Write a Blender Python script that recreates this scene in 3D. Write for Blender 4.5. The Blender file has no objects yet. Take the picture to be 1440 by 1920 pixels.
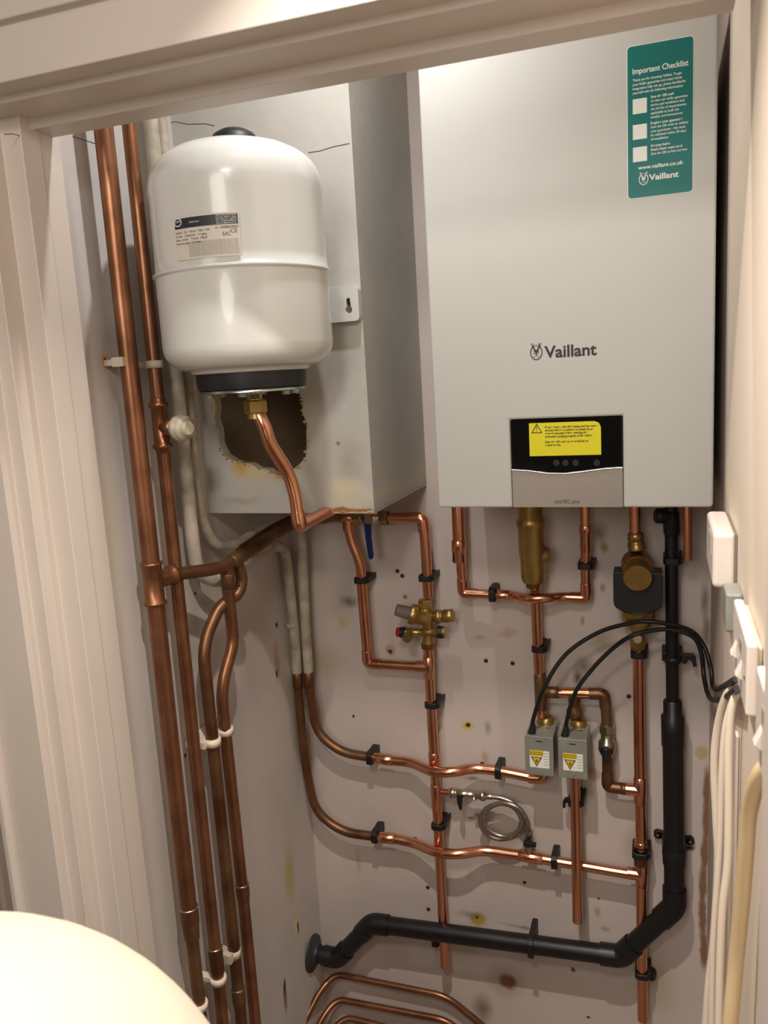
import bpy, bmesh, math, random
from mathutils import Vector, Matrix
random.seed(7)
PI = math.pi
sc = bpy.context.scene
COL = sc.collection

# ------------------------------------------------------------------ camera
F = 1516.806
RW = Matrix(((0.9450004672, 0.3219205111, -0.0578039917),      # camera axes (right, down, forward) in the room
             (0.0007303117, -0.1788097695, -0.9838833934),
             (-0.3270681635, 0.9297280521, -0.1692104180)))
CAM = Vector((0.3681377, -1.6703708, 0.2345645))
cam_d = bpy.data.cameras.new('camera')
cam = bpy.data.objects.new('camera', cam_d); COL.objects.link(cam)
r_, d_, f_ = RW[0], RW[1], RW[2]
cam.matrix_world = Matrix(((r_[0], -d_[0], -f_[0], CAM[0]), (r_[1], -d_[1], -f_[1], CAM[1]), (r_[2], -d_[2], -f_[2], CAM[2]), (0, 0, 0, 1)))
cam_d.sensor_fit = 'VERTICAL'; cam_d.sensor_height = 34.6; cam_d.lens = F / 1920 * 34.6
cam_d.clip_start = 0.02
cam_d.dof.use_dof = True; cam_d.dof.focus_distance = 1.5; cam_d.dof.aperture_fstop = 8.5
sc.camera = cam

# ------------------------------------------------------------------ world, lights, exposure
w = bpy.data.worlds.new('world'); sc.world = w; w.use_nodes = True
w.node_tree.nodes['Background'].inputs[0].default_value = (0.9, 0.85, 0.8, 1)
w.node_tree.nodes['Background'].inputs[1].default_value = 0.02
sc.view_settings.view_transform = 'Standard'; sc.view_settings.look = 'None'
sc.view_settings.exposure = -0.12; sc.view_settings.gamma = 1.0; sc.view_settings.use_curve_mapping = False

def lamp(name, loc, power, size, color, target=None, spread=PI):
    d = bpy.data.lights.new(name, 'AREA'); d.energy = power; d.shape = 'DISK'; d.size = size; d.color = color; d.spread = spread
    o = bpy.data.objects.new(name, d); COL.objects.link(o); o.location = loc
    if target is not None:
        o.rotation_euler = (Vector(target) - Vector(loc)).to_track_quat('-Z', 'Y').to_euler()
    return o
WARM = (1.0, 0.90, 0.80)
CEIL = 0.98
FLOOR = -1.45
lamp('closet_ceiling_light', (-0.03, -0.58, CEIL - 0.02), 4.0, 0.03, (0.98, 0.98, 0.98), (-0.03, -0.58, 0))
lamp('hall_near_light', (0.14, -1.08, CEIL - 0.03), 9.0, 0.03, (1.0, 0.93, 0.85), (0.13, -1.04, 0), spread=math.radians(92))
lamp('hall_light', (0.20, -1.90, CEIL - 0.04), 8.5, 0.20, (1.0, 0.93, 0.85), (0.0, -0.9, -0.5))
lamp('hall_fill_light', (0.0, -2.9, CEIL - 0.30), 16.0, 0.8, (1.0, 0.94, 0.87), (0.1, -0.6, -.4))  # added soft fill that brightens the lower boiler front

# ------------------------------------------------------------------ measuring helpers: the point on a plane that a pixel of the photo shows
def ray(px, py):
    a = Vector(((px - 720) / F, (py - 960) / F, 1.0))
    return r_ * a[0] + d_ * a[1] + f_ * a[2]
def Wp(px, py, y=None, x=None, z=None):
    r = ray(px, py)
    if y is not None: t = (y - CAM[1]) / r[1]
    elif x is not None: t = (x - CAM[0]) / r[0]
    else: t = (z - CAM[2]) / r[2]
    return CAM + r * t

# ------------------------------------------------------------------ materials
def s2l(c):
    return tuple((v / 12.92 if v <= 0.04045 else ((v + 0.055) / 1.055) ** 2.4) for v in c)
MATS = {}
def mat(name, rgb, rough=0.5, metal=0.0, var=None, vscale=8.0, bump=0.0, bscale=60.0, coat=0.0, emit=None, stretch=None, spec=0.5):
    m = bpy.data.materials.new(name); m.use_nodes = True
    nt = m.node_tree; b = nt.nodes['Principled BSDF']; L = nt.links
    c = (*s2l(rgb), 1)
    b.inputs['Base Color'].default_value = c
    b.inputs['Roughness'].default_value = rough; b.inputs['Metallic'].default_value = metal
    b.inputs['Coat Weight'].default_value = coat; b.inputs['Specular IOR Level'].default_value = spec
    tc = nt.nodes.new('ShaderNodeTexCoord'); src = tc.outputs['Object']
    if stretch:
        mp = nt.nodes.new('ShaderNodeMapping'); mp.inputs['Scale'].default_value = stretch
        L.new(src, mp.inputs[0]); src = mp.outputs[0]
    if var:
        n = nt.nodes.new('ShaderNodeTexNoise'); n.inputs['Scale'].default_value = vscale; n.inputs['Detail'].default_value = 6
        L.new(src, n.inputs['Vector'])
        mr = nt.nodes.new('ShaderNodeMapRange'); mr.inputs[1].default_value = 0.35; mr.inputs[2].default_value = 0.68
        L.new(n.outputs['Fac'], mr.inputs[0])
        mx = nt.nodes.new('ShaderNodeMix'); mx.data_type = 'RGBA'
        mx.inputs[6].default_value = c; mx.inputs[7].default_value = (*s2l(var), 1)
        L.new(mr.outputs[0], mx.inputs[0]); L.new(mx.outputs[2], b.inputs['Base Color'])
        m['mix'] = mx.name
    if bump > 0:
        n2 = nt.nodes.new('ShaderNodeTexNoise'); n2.inputs['Scale'].default_value = bscale; n2.inputs['Detail'].default_value = 5
        L.new(src, n2.inputs['Vector'])
        bp = nt.nodes.new('ShaderNodeBump'); bp.inputs['Strength'].default_value = bump; bp.inputs['Distance'].default_value = 0.002
        L.new(n2.outputs['Fac'], bp.inputs['Height']); L.new(bp.outputs[0], b.inputs['Normal'])
    if emit:
        b.inputs['Emission Color'].default_value = (*s2l(emit[0]), 1); b.inputs['Emission Strength'].default_value = emit[1]
    MATS[name] = m
    return m

def add_spots(m, spots, axis=1, wob=0.012):
    """irregular stains with a place of their own: (centre point, half width, half height, rgb, softness)."""
    nt = m.node_tree; L = nt.links; b = nt.nodes['Principled BSDF']
    prev = b.inputs['Base Color'].links[0].from_socket if b.inputs['Base Color'].links else None
    geo = nt.nodes.new('ShaderNodeNewGeometry')
    n = nt.nodes.new('ShaderNodeTexNoise'); n.inputs['Scale'].default_value = 55; n.inputs['Detail'].default_value = 4
    L.new(geo.outputs['Position'], n.inputs['Vector'])
    sub = nt.nodes.new('ShaderNodeVectorMath'); sub.operation = 'SUBTRACT'; sub.inputs[1].default_value = (.5, .5, .5)
    L.new(n.outputs['Color'], sub.inputs[0])
    sca = nt.nodes.new('ShaderNodeVectorMath'); sca.operation = 'SCALE'; sca.inputs['Scale'].default_value = wob
    L.new(sub.outputs[0], sca.inputs[0])
    add = nt.nodes.new('ShaderNodeVectorMath'); add.operation = 'ADD'
    L.new(geo.outputs['Position'], add.inputs[0]); L.new(sca.outputs[0], add.inputs[1])
    for (c, rx, rz, rgb, soft, amt) in spots:
        v = nt.nodes.new('ShaderNodeVectorMath'); v.operation = 'SUBTRACT'; v.inputs[1].default_value = tuple(c)
        L.new(add.outputs[0], v.inputs[0])
        k = nt.nodes.new('ShaderNodeVectorMath'); k.operation = 'MULTIPLY'
        k.inputs[1].default_value = (1 / rx, 0, 1 / rz) if axis == 1 else (0, 1 / rx, 1 / rz)
        L.new(v.outputs[0], k.inputs[0])
        ln = nt.nodes.new('ShaderNodeVectorMath'); ln.operation = 'LENGTH'; L.new(k.outputs[0], ln.inputs[0])
        mr = nt.nodes.new('ShaderNodeMapRange'); mr.inputs[1].default_value = 1 - soft; mr.inputs[2].default_value = 1 + soft
        mr.inputs[3].default_value = amt; mr.inputs[4].default_value = 0
        L.new(ln.outputs['Value'], mr.inputs[0])
        mx = nt.nodes.new('ShaderNodeMix'); mx.data_type = 'RGBA'
        if prev is None: mx.inputs[6].default_value = b.inputs['Base Color'].default_value
        else: L.new(prev, mx.inputs[6])
        mx.inputs[7].default_value = (*s2l(rgb), 1)
        L.new(mr.outputs[0], mx.inputs[0]); prev = mx.outputs[2]
    L.new(prev, b.inputs['Base Color'])

M_WALLB = mat('back_wall_paint', (.81, .76, .73), .7, var=(.78, .73, .70), vscale=5, bump=.25, bscale=40)
M_WALLL = mat('left_wall_paint', (.81, .78, .75), .7, var=(.77, .745, .73), vscale=5, bump=.3, bscale=35)
M_WALLR = mat('right_wall_paint', (.80, .74, .71), .7, var=(.83, .77, .71), vscale=7, bump=.2, bscale=40)
M_DUCT = mat('duct_paint', (.75, .74, .71), .65, var=(.72, .71, .68), vscale=9, bump=.35, bscale=45)
M_FRAME = mat('frame_gloss', (.82, .775, .735), .42, var=(.80, .755, .71), vscale=4, bump=.12, bscale=30)
M_HALL = mat('hall_paint', (.66, .60, .54), .8)
M_HFLOOR = mat('hall_floor', (.36, .31, .27), .6)
M_CFLOOR = mat('closet_floor', (.52, .46, .42), .8, var=(.46, .40, .36), vscale=12)
M_COP = mat('new_copper', (.90, .66, .53), .24, 1.0, var=(.85, .59, .46), vscale=14, bump=.05, bscale=20)
M_COPO = mat('old_copper', (.62, .43, .32), .36, .85, var=(.48, .32, .22), vscale=16, bump=.12, bscale=40)
M_COPD = mat('dull_brown_copper', (.54, .41, .29), .42, .8, var=(.40, .26, .17), vscale=14, bump=.1, bscale=40)
M_PWHT = mat('painted_pipe', (.77, .73, .67), .55, var=(.60, .57, .49), vscale=28, bump=.4, bscale=60)
M_BRASS = mat('brass', (.74, .63, .38), .36, .9, var=(.64, .52, .30), vscale=20, bump=.1, bscale=50)
M_CHROME = mat('nickel', (.74, .71, .64), .28, 1.0)
M_ZINC = mat('zinc', (.74, .77, .74), .3, 1.0, var=(.64, .68, .64), vscale=30)
M_BLK = mat('black_plastic', (.085, .088, .095), .5)
M_BLKP = mat('black_waste_plastic', (.07, .07, .075), .4)
M_RUB = mat('black_rubber_cable', (.075, .08, .085), .45)
M_BOIL = mat('boiler_white', (.775, .775, .75), .5)
M_GREY = mat('boiler_silver', (.64, .61, .58), .35, .35)
M_GLOSS = mat('panel_glass', (.045, .055, .06), .08)
M_CHR2 = mat('bright_chrome', (.92, .92, .92), .12, 1.0)
M_VES = mat('vessel_enamel', (.83, .83, .81), .25, coat=.3, bump=.03, bscale=120)
M_TEAL = mat('teal_sticker', (.0, .44, .42), .45)
M_WHITE = mat('printed_white', (.93, .93, .90), .5)
M_YEL = mat('yellow_sticker', (.90, .86, .04), .5)
M_INK = mat('dark_ink', (.13, .12, .12), .5)
M_INKB = mat('brown_ink', (.26, .22, .05), .5)
M_LABEL = mat('label_paper', (.84, .81, .76), .5)
M_NAVY = mat('label_navy', (.15, .16, .20), .5)
M_STEEL = mat('actuator_steel', (.62, .62, .585), .42, .35, var=(.57, .57, .535), vscale=25)
M_PLW = mat('white_plastic', (.86, .81, .77), .35)
M_PLOLD = mat('aged_white_plastic', (.80, .76, .68), .5, var=(.70, .66, .58), vscale=60)
M_CABLE = mat('cream_cable', (.88, .82, .74), .4)
M_CABLE2 = mat('tan_cable', (.82, .72, .56), .42)
M_RED = mat('red_plastic', (.68, .06, .06), .45)
M_PLUG = mat('red_wall_plug', (.42, .08, .08), .5)
M_BLUE = mat('blue_lever', (.07, .12, .42), .4)
M_KNOB = mat('grey_knob', (.46, .42, .38), .6)
M_HOLE = mat('dark_brown_board', (.27, .205, .13), .8, var=(.33, .26, .18), vscale=10, bump=.2, bscale=40)
M_PLAS = mat('bare_plaster', (.74, .68, .50), .9, var=(.60, .50, .36), vscale=60, bump=.9, bscale=120)
M_SCREW = mat('screw_dark', (.25, .24, .22), .4, .8)
M_GASK = mat('gasket_black', (.09, .10, .12), .5)
M_HOSE = mat('braided_steel', (.70, .67, .62), .35, .9, var=(.55, .52, .48), vscale=300)
M_DOME = mat('glowing_cream', (.80, .74, .66), .6, emit=((1.0, .90, .80), .10))  # faint emission added to brighten the near dome
M_DARK = mat('dark_grey', (.22, .21, .21), .8)

# ------------------------------------------------------------------ mesh helpers
class MB:
    def __init__(s): s.v = []; s.f = []; s.sm = []
    def add(s, vs, fs, smooth=False):
        n = len(s.v); s.v += [tuple(v) for v in vs]
        for f in fs: s.f.append(tuple(i + n for i in f)); s.sm.append(smooth)
        return s
    def box(s, x0, x1, y0, y1, z0, z1):
        vs = [(x, y, z) for x in (x0, x1) for y in (y0, y1) for z in (z0, z1)]
        return s.add(vs, [(0, 1, 3, 2), (4, 6, 7, 5), (0, 4, 5, 1), (2, 3, 7, 6), (0, 2, 6, 4), (1, 5, 7, 3)])
    def tube(s, pts, r, seg=18, caps=True):
        pts = [Vector(p) for p in pts]; n = len(pts)
        rs = r if isinstance(r, (list, tuple)) else [r] * n
        tan = []
        for i in range(n):
            a = pts[max(i - 1, 0)]; b = pts[min(i + 1, n - 1)]
            t = (b - a); tan.append(t.normalized() if t.length > 1e-9 else (tan[-1] if tan else Vector((0, 0, 1))))
        up = Vector((0, 0, 1)) if abs(tan[0].z) < .9 else Vector((1, 0, 0))
        nrm = (up - tan[0] * up.dot(tan[0])).normalized()
        vs = []
        for i in range(n):
            nrm = (nrm - tan[i] * nrm.dot(tan[i])).normalized(); bi = tan[i].cross(nrm)
            for k in range(seg):
                a = 2 * PI * k / seg
                vs.append(pts[i] + (nrm * math.cos(a) + bi * math.sin(a)) * rs[i])
        fs = [(i * seg + k, i * seg + (k + 1) % seg, (i + 1) * seg + (k + 1) % seg, (i + 1) * seg + k) for i in range(n - 1) for k in range(seg)]
        s.add(vs, fs, True)
        if caps:
            o = len(s.v) - len(vs)
            s.v += [tuple(v) for v in vs[:seg]] + [tuple(v) for v in vs[-seg:]]
            q = len(s.v) - 2 * seg
            s.f.append(tuple(range(q + seg - 1, q - 1, -1))); s.sm.append(False)
            s.f.append(tuple(range(q + seg, q + 2 * seg))); s.sm.append(False)
        return s
    def lathe(s, a, b, prof, seg=32, caps=True, smooth=True, hexa=False):
        """profile of (fraction along a->b, radius)."""
        a = Vector(a); b = Vector(b)
        pts = []; rs = []
        t = (b - a).normalized()
        up = Vector((0, 0, 1)) if abs(t.z) < .9 else Vector((1, 0, 0))
        nrm = (up - t * up.dot(t)).normalized(); bi = t.cross(nrm)
        vs = []
        for (q, r) in prof:
            c = a.lerp(b, q)
            for k in range(seg):
                an = 2 * PI * (k + .5) / seg
                vs.append(c + (nrm * math.cos(an) + bi * math.sin(an)) * r)
        n = len(prof)
        fs = [(i * seg + k, i * seg + (k + 1) % seg, (i + 1) * seg + (k + 1) % seg, (i + 1) * seg + k) for i in range(n - 1) for k in range(seg)]
        s.add(vs, fs, smooth)
        if caps:
            s.v += [tuple(v) for v in vs[:seg]] + [tuple(v) for v in vs[-seg:]]
            q = len(s.v) - 2 * seg
            s.f.append(tuple(range(q + seg - 1, q - 1, -1))); s.sm.append(False)
            s.f.append(tuple(range(q + seg, q + 2 * seg))); s.sm.append(False)
        return s
    def hexnut(s, a, b, r):
        return s.lathe(a, b, [(0, r * .9), (.12, r), (.88, r), (1, r * .9)], seg=6, smooth=False)
    def prism(s, poly, off):
        """flat polygon (3D points) thickened by the vector off."""
        n = len(poly); off = Vector(off)
        vs = [Vector(p) for p in poly] + [Vector(p) + off for p in poly]
        fs = [tuple(range(n)), tuple(range(2 * n - 1, n - 1, -1))] + [(i, i + n, (i + 1) % n + n, (i + 1) % n) for i in range(n)]
        return s.add(vs, fs)
    def build(s, name, m, parent=None, bevel=0.0, segs=2):
        me = bpy.data.meshes.new(name); me.from_pydata(s.v, [], s.f); me.update()
        bm = bmesh.new(); bm.from_mesh(me)
        bmesh.ops.recalc_face_normals(bm, faces=bm.faces[:])
        bm.to_mesh(me); bm.free()
        if len(s.sm) == len(me.polygons):
            me.polygons.foreach_set('use_smooth', s.sm)
        me.materials.append(m)
        o = bpy.data.objects.new(name, me); COL.objects.link(o)
        if bevel > 0:
            md = o.modifiers.new('bevel', 'BEVEL'); md.width = bevel; md.segments = segs; md.limit_method = 'ANGLE'; md.angle_limit = .6
            md.harden_normals = False
        if parent is not None:
            o.parent = parent; o.matrix_parent_inverse = Matrix.Translation(-world_loc(parent))
        return o
def world_loc(o):
    return Vector(o.location) if o.type == 'EMPTY' else Vector((0, 0, 0))
def tag(o, label, cat, group=None, kind=None):
    if label: o['label'] = label
    if cat: o['category'] = cat
    if group: o['group'] = group
    if kind: o['kind'] = kind
    return o
def thing(name, label, cat, loc=(0, 0, 0), group=None):
    o = bpy.data.objects.new(name, None); COL.objects.link(o); o.location = loc; o.empty_display_size = .02
    return tag(o, label, cat, group)
def struct(o): o['kind'] = 'structure'; return o

def rounded(pts, br, n=8):
    pts = [Vector(p) for p in pts]; out = [pts[0]]
    brs = br if isinstance(br, (list, tuple)) else [br] * len(pts)
    for i in range(1, len(pts) - 1):
        a, b, c = pts[i - 1], pts[i], pts[i + 1]
        la, lc = (a - b).length, (c - b).length
        k = min(brs[i], la * .49, lc * .49)
        p0 = b + (a - b).normalized() * k; p2 = b + (c - b).normalized() * k
        for j in range(n + 1):
            t = j / n
            out.append(p0 * (1 - t) ** 2 + b * 2 * t * (1 - t) + p2 * t * t)
    out.append(pts[-1]); return out
def spline(pts, n=10):
    pts = [Vector(p) for p in pts]; P = [pts[0] * 2 - pts[1]] + pts + [pts[-1] * 2 - pts[-2]]; out = []
    for i in range(1, len(P) - 2):
        for j in range(n):
            t = j / n; a, b, c, d = P[i - 1], P[i], P[i + 1], P[i + 2]
            out.append(.5 * ((2 * b) + (c - a) * t + (2 * a - 5 * b + 4 * c - d) * t * t + (3 * b - a - 3 * c + d) * t ** 3))
    out.append(pts[-1]); return out
def rrect(x0, x1, z0, z1, r, n=6):
    out = []
    for (cx, cz, a0) in ((x1 - r, z1 - r, 0), (x0 + r, z1 - r, 90), (x0 + r, z0 + r, 180), (x1 - r, z0 + r, 270)):
        for k in range(n + 1):
            a = math.radians(a0 + 90 * k / n); out.append((cx + r * math.cos(a), cz + r * math.sin(a)))
    return out

def text_tris(s, size=1.0, width=None, align='LEFT', spacing=1.0, bold=0.0):
    """outline of a line of words as triangles in the unit plane."""
    cu = bpy.data.curves.new('t', 'FONT'); cu.body = s; cu.size = 1.0; cu.align_x = 'LEFT'; cu.space_character = spacing; cu.offset = min(bold / size, .035)
    o = bpy.data.objects.new('t', cu); COL.objects.link(o)
    dg = bpy.context.evaluated_depsgraph_get(); me = bpy.data.meshes.new_from_object(o.evaluated_get(dg))
    vs = [(v.co[0] * size, v.co[1] * size) for v in me.vertices]; fs = [tuple(p.vertices) for p in me.polygons]
    bpy.data.objects.remove(o); bpy.data.curves.remove(cu); bpy.data.meshes.remove(me)
    if not vs: return [], [], 0
    x0 = min(v[0] for v in vs); x1 = max(v[0] for v in vs); k = 1.0
    if width: k = width / (x1 - x0)
    vs = [((v[0] - x0) * k, v[1]) for v in vs]; wd = (x1 - x0) * k
    if align == 'RIGHT': vs = [(v[0] - wd, v[1]) for v in vs]
    if align == 'CENTER': vs = [(v[0] - wd / 2, v[1]) for v in vs]
    return vs, fs, wd
def write(mb, fn, s, u, v, size, **kw):
    vs, fs, wd = text_tris(s, size, **kw)
    mb.add([fn(u + a[0], v + a[1]) for a in vs], fs); return wd
def ringflat(mb, fn, cu, cv, ru, rv, th, a0=0, a1=360, n=40):
    vs = []; fs = []
    for k in range(n + 1):
        a = math.radians(a0 + (a1 - a0) * k / n)
        for q in (0, th): vs.append(fn(cu + (ru - q) * math.cos(a), cv + (rv - q) * math.sin(a)))
    for k in range(n): fs.append((2 * k, 2 * k + 1, 2 * k + 3, 2 * k + 2))
    mb.add(vs, fs)
def polyflat(mb, fn, pts): mb.add([fn(*p) for p in pts], [tuple(range(len(pts)))])

# ------------------------------------------------------------------ the setting
WL, WR = -0.455, 0.456
HX0, HX1, HY0 = -1.3, 1.1, -3.6
spots_b = []
def sp(px, py, rpx, rpz, rgb, soft=.3, amt=1.0):
    c = Wp(px, py, y=0); k = 1.7 / F
    spots_b.append((c, rpx * k, rpz * k, rgb, soft, amt))
for a in [(663, 1343, 9, 9, (.80, .74, .62)), (663, 1343, 3, 3.5, (.2, .13, .1)), (732, 1219, 10, 12, (.74, .60, .52)), (731, 1221, 4, 5, (.3, .12, .1)),
          (655, 1128, 14, 9, (.38, .33, .26), .8, .8), (642, 1167, 9, 12, (.75, .68, .35), .6, .7), (760, 1120, 5, 4, (.5, .45, .35), .6), (600, 1240, 40, 26, (.66, .60, .42), .9, .55), (560, 1262, 20, 34, (.45, .38, .18), .9, .6),
          (877, 1361, 12, 9, (.80, .70, .25), .5), (878, 1359, 5, 5, (.12, .1, .08)), (896, 1724, 15, 15, (.72, .62, .25), .3), (894, 1720, 3.5, 3.5, (.15, .1, .08)), (885, 1716, 22, 7, (.45, .38, .27), .8, .6),
          (952, 1840, 17, 17, (.42, .16, .08), .3), (948, 1838, 26, 26, (.55, .42, .33), .9, .6), (905, 1890, 16, 24, (.40, .33, .22), .8, .75), (948, 1190, 14, 6, (.74, .64, .57), .5, .8), (957, 1185, 12, 7, (.76, .62, .55), .4, .7),
          (900, 1195, 12, 4, (.66, .6, .48), .5, .6), (1125, 1000, 9, 16, (.44, .38, .25), .8, .8), (1133, 1026, 7, 9, (.60, .50, .35), .5, .9), (1130, 1102, 5, 8, (.60, .5, .36), .4, .8), (1095, 1250, 12, 14, (.42, .36, .22), .9, .8),
          (1082, 1270, 7, 12, (.25, .22, .12), .7, .8), (1130, 1205, 16, 16, (.58, .53, .4), .9, .6), (1092, 1164, 4, 8, (.62, .54, .40), .5, .8), (1112, 1452, 12, 14, (.66, .55, .46), .3, .8), (1100, 1480, 10, 22, (.60, .52, .42), .7, .6),
          (1290, 1590, 10, 6, (.22, .13, .08), .4), (1316, 1411, 11, 14, (.74, .64, .42), .25, .8), (962, 1735, 30, 3, (.55, .5, .47), .6, .5), (983, 1655, 4, 4, (.15, .1, .08)), (777, 1568, 6, 6, (.8, .76, .7)), (779, 1571, 3.5, 3, (.12, .1, .08)),
          (1120, 1710, 6, 10, (.66, .6, .45), .5, .8), (1122, 1685, 3, 3, (.3, .25, .2), .4, .8), (672, 1615, 5, 24, (.70, .62, .35), .7, .6), (1104, 1907, 4, 3, (.2, .12, .08)), (1075, 1818, 4, 5, (.45, .3, .2)), (910, 1420, 7, 12, (.70, .60, .50), .4, .8),
          (887, 1460, 12, 3, (.25, .2, .17), .8, .6), (897, 1530, 7, 5, (.25, .2, .17), .7, .8), (884, 1534, 6, 3, (.3, .25, .2), .6, .7), (915, 1365, 5, 12, (.5, .44, .38), .7, .6), (985, 1740, 10, 4, (.45, .4, .36), .6, .6),
          (1135, 1742, 9, 5, (.62, .55, .5), .5, .7), (1230, 1840, 26, 50, (.62, .58, .42), .9, .6), (1205, 1590, 24, 30, (.56, .48, .40), .9, .6)]:
    sp(*a)
for (px, py) in ((1326, 1480), (1324, 1540), (1321, 1600), (1318, 1660), (1317, 1720), (1320, 1780)): sp(px, py, 7, 40, (.52, .36, .26), .35, .95)
for (px, py) in ((1322, 1125), (1325, 1180)): sp(px, py, 6, 24, (.50, .40, .36), .6, .8)
add_spots(M_WALLB, spots_b, 1, .010)
spots_l = []
def sl(px, py, ry, rz, rgb, soft=.3, amt=1.0): spots_l.append((Wp(px, py, x=WL), ry, rz, rgb, soft, amt))
for a in [(197, 678, .012, .013, (.80, .66, .52), .3), (197, 678, .004, .006, (.15, .1, .08), .4), (212, 640, .03, .02, (.62, .50, .50), .9, .35), (543, 1640, .022, .055, (.74, .68, .36), .6, .75), (556, 1735, .012, .02, (.88, .80, .62), .3), (559, 1738, .004, .016, (.30, .18, .12), .4),
          (535, 1870, .008, .035, (.55, .44, .36), .4), (534, 1850, .004, .02, (.12, .1, .1), .4), (519, 1240, .012, .04, (.70, .60, .52), .5, .8), (519, 1262, .004, .008, (.15, .1, .08), .4), (519, 1172, .006, .006, (.35, .12, .1), .4),
          (366, 1113, .003, .003, (.12, .1, .08), .3), (347, 1418, .004, .004, (.5, .1, .1), .3), (445, 890, .01, .02, (.6, .55, .45), .6, .5), (205, 1000, .02, .10, (.76, .73, .64), .8, .6), (400, 1200, .12, .012, (.60, .58, .57), .9, .3),
          (575, 1790, .01, .03, (.6, .5, .4), .6, .6), (230, 1300, .02, .12, (.70, .66, .60), .9, .5), (322, 1600, .02, .2, (.74, .68, .60), .9, .4)]:
    sl(*a)
add_spots(M_WALLL, spots_l, 0, .008)
spots_d = []
def sd(px, py, rx, rz, rgb, soft=.3, amt=1.0): spots_d.append((Wp(px, py, y=-.34), rx, rz, rgb, soft, amt))
for a in [(470, 885, .036, .016, (.80, .74, .60), .35), (450, 875, .014, .016, (.78, .62, .30), .5, .8), (520, 893, .022, .010, (.78, .68, .58), .4), (648, 912, .026, .015, (.86, .82, .70), .5, .8), (655, 865, .018, .03, (.62, .60, .52), .8, .6),
          (590, 820, .02, .06, (.64, .61, .54), .9, .55), (405, 760, .010, .03, (.70, .60, .42), .5, .8), (660, 930, .045, .022, (.82, .79, .68), .25, .6), (640, 956, .03, .004, (.62, .40, .2), .4), (680, 958, .02, .003, (.62, .40, .2), .4),
          (617, 745, .006, .006, (.80, .74, .66), .3), (633, 832, .004, .003, (.50, .47, .40), .5), (450, 940, .03, .006, (.62, .59, .52), .8, .6)]:
    sd(*a)
add_spots(M_DUCT, spots_d, 1, .014)

struct(MB().box(WL - .05, WR + .05, 0, .06, FLOOR - .05, CEIL + .05).build('wall_back', M_WALLB))
struct(MB().box(WL - .06, WL, -.68, 0, FLOOR - .05, CEIL + .05).build('wall_left', M_WALLL))
struct(MB().box(WR, WR + .06, -1.06, 0, FLOOR - .05, CEIL + .05).build('wall_right', M_WALLR))
struct(MB().box(WL - .06, WR + .06, -.90, .06, FLOOR - .05, FLOOR).build('floor', M_CFLOOR))
struct(MB().box(WL - .06, WR + .06, -.74, .06, CEIL, CEIL + .05).build('ceiling', M_HALL))
# hall behind the camera
struct(MB().box(HX0 - .05, HX1 + .05, HY0, -.90, FLOOR - .05, FLOOR).build('floor_hall', M_HFLOOR))
struct(MB().box(HX0 - .05, HX1 + .05, HY0, -.74, CEIL, CEIL + .05).build('ceiling_hall', M_HALL))
struct(MB().box(HX0 - .05, HX1 + .05, HY0 - .05, HY0, FLOOR, CEIL).build('wall_hall_far', M_HALL))
struct(MB().box(HX0 - .05, HX0, HY0, -.75, FLOOR, CEIL).build('wall_hall_left', M_HALL))
struct(MB().box(HX1, HX1 + .05, HY0, -1.04, FLOOR, CEIL).build('wall_hall_right', M_HALL))
struct(MB().box(HX0, -.585, -.80, -.74, FLOOR, CEIL).build('wall_front_left', M_HALL))
struct(MB().box(WR + .06, HX1, -1.12, -1.04, FLOOR, CEIL).build('wall_front_right', M_HALL))
struct(MB().box(-.585, WR + .06, -.80, -.742, .70, CEIL).build('wall_front_top', M_HALL))
# door frame, left jamb: stepped lining
def jamb(name, poly, z0, z1, m=M_FRAME):
    mb = MB(); mb.prism([(x, y, z0) for x, y in poly], (0, 0, z1 - z0)); return struct(mb.build(name, m, bevel=.0015, segs=2))
jamb('trim_1', [(-.437, -.664), (-.437, -.7036), (-.4355, -.7055), (-.4355, -.742), (-.468, -.742), (-.468, -.776), (-.491, -.776), (-.491, -.7955), (-.563, -.7955), (-.563, -.775), (-.56, -.664)], FLOOR, .70)
jamb('trim_2', [(-.563, -.79), (-.563, -.803), (-.568, -.808), (-.576, -.808), (-.581, -.803), (-.581, -.79)], FLOOR, .74)
# door head: the same steps turned over the opening
mb = MB()
hp = [(-.678, .583), (-.722, .583), (-.722, .596), (-.786, .596), (-.786, .604), (-.823, .604), (-.823, .662), (-.812, .664), (-.812, .669), (-.823, .672), (-.823, .73), (-.742, .73), (-.678, .70)]
mb.prism([(-.60, y, z) for y, z in hp], (WR + .58, 0, 0))
struct(mb.build('trim_3', M_FRAME, bevel=.0015))
rx = Wp(1432, 1300, y=-1.06)[0]
struct(MB().box(rx, rx + .10, -1.14, -1.06, FLOOR, CEIL).build('trim_4', M_FRAME, bevel=.003))
# thin painted lining board on the right wall
struct(MB().box(WR - .004, WR + .01, -1.06, -.43, FLOOR, CEIL).build('trim_5', mat('lining_paint', (.87, .80, .74), .6, var=(.89, .83, .74), vscale=5, bump=.15, bscale=30), bevel=.001))
# unidentified dark grey object past the frame on the left
o = MB().box(-.66, -.605, -.84, -.805, -1.0, -.47).build('dark_object', M_DARK, bevel=.008); struct(o); o.name = 'left_dark_object'

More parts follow.
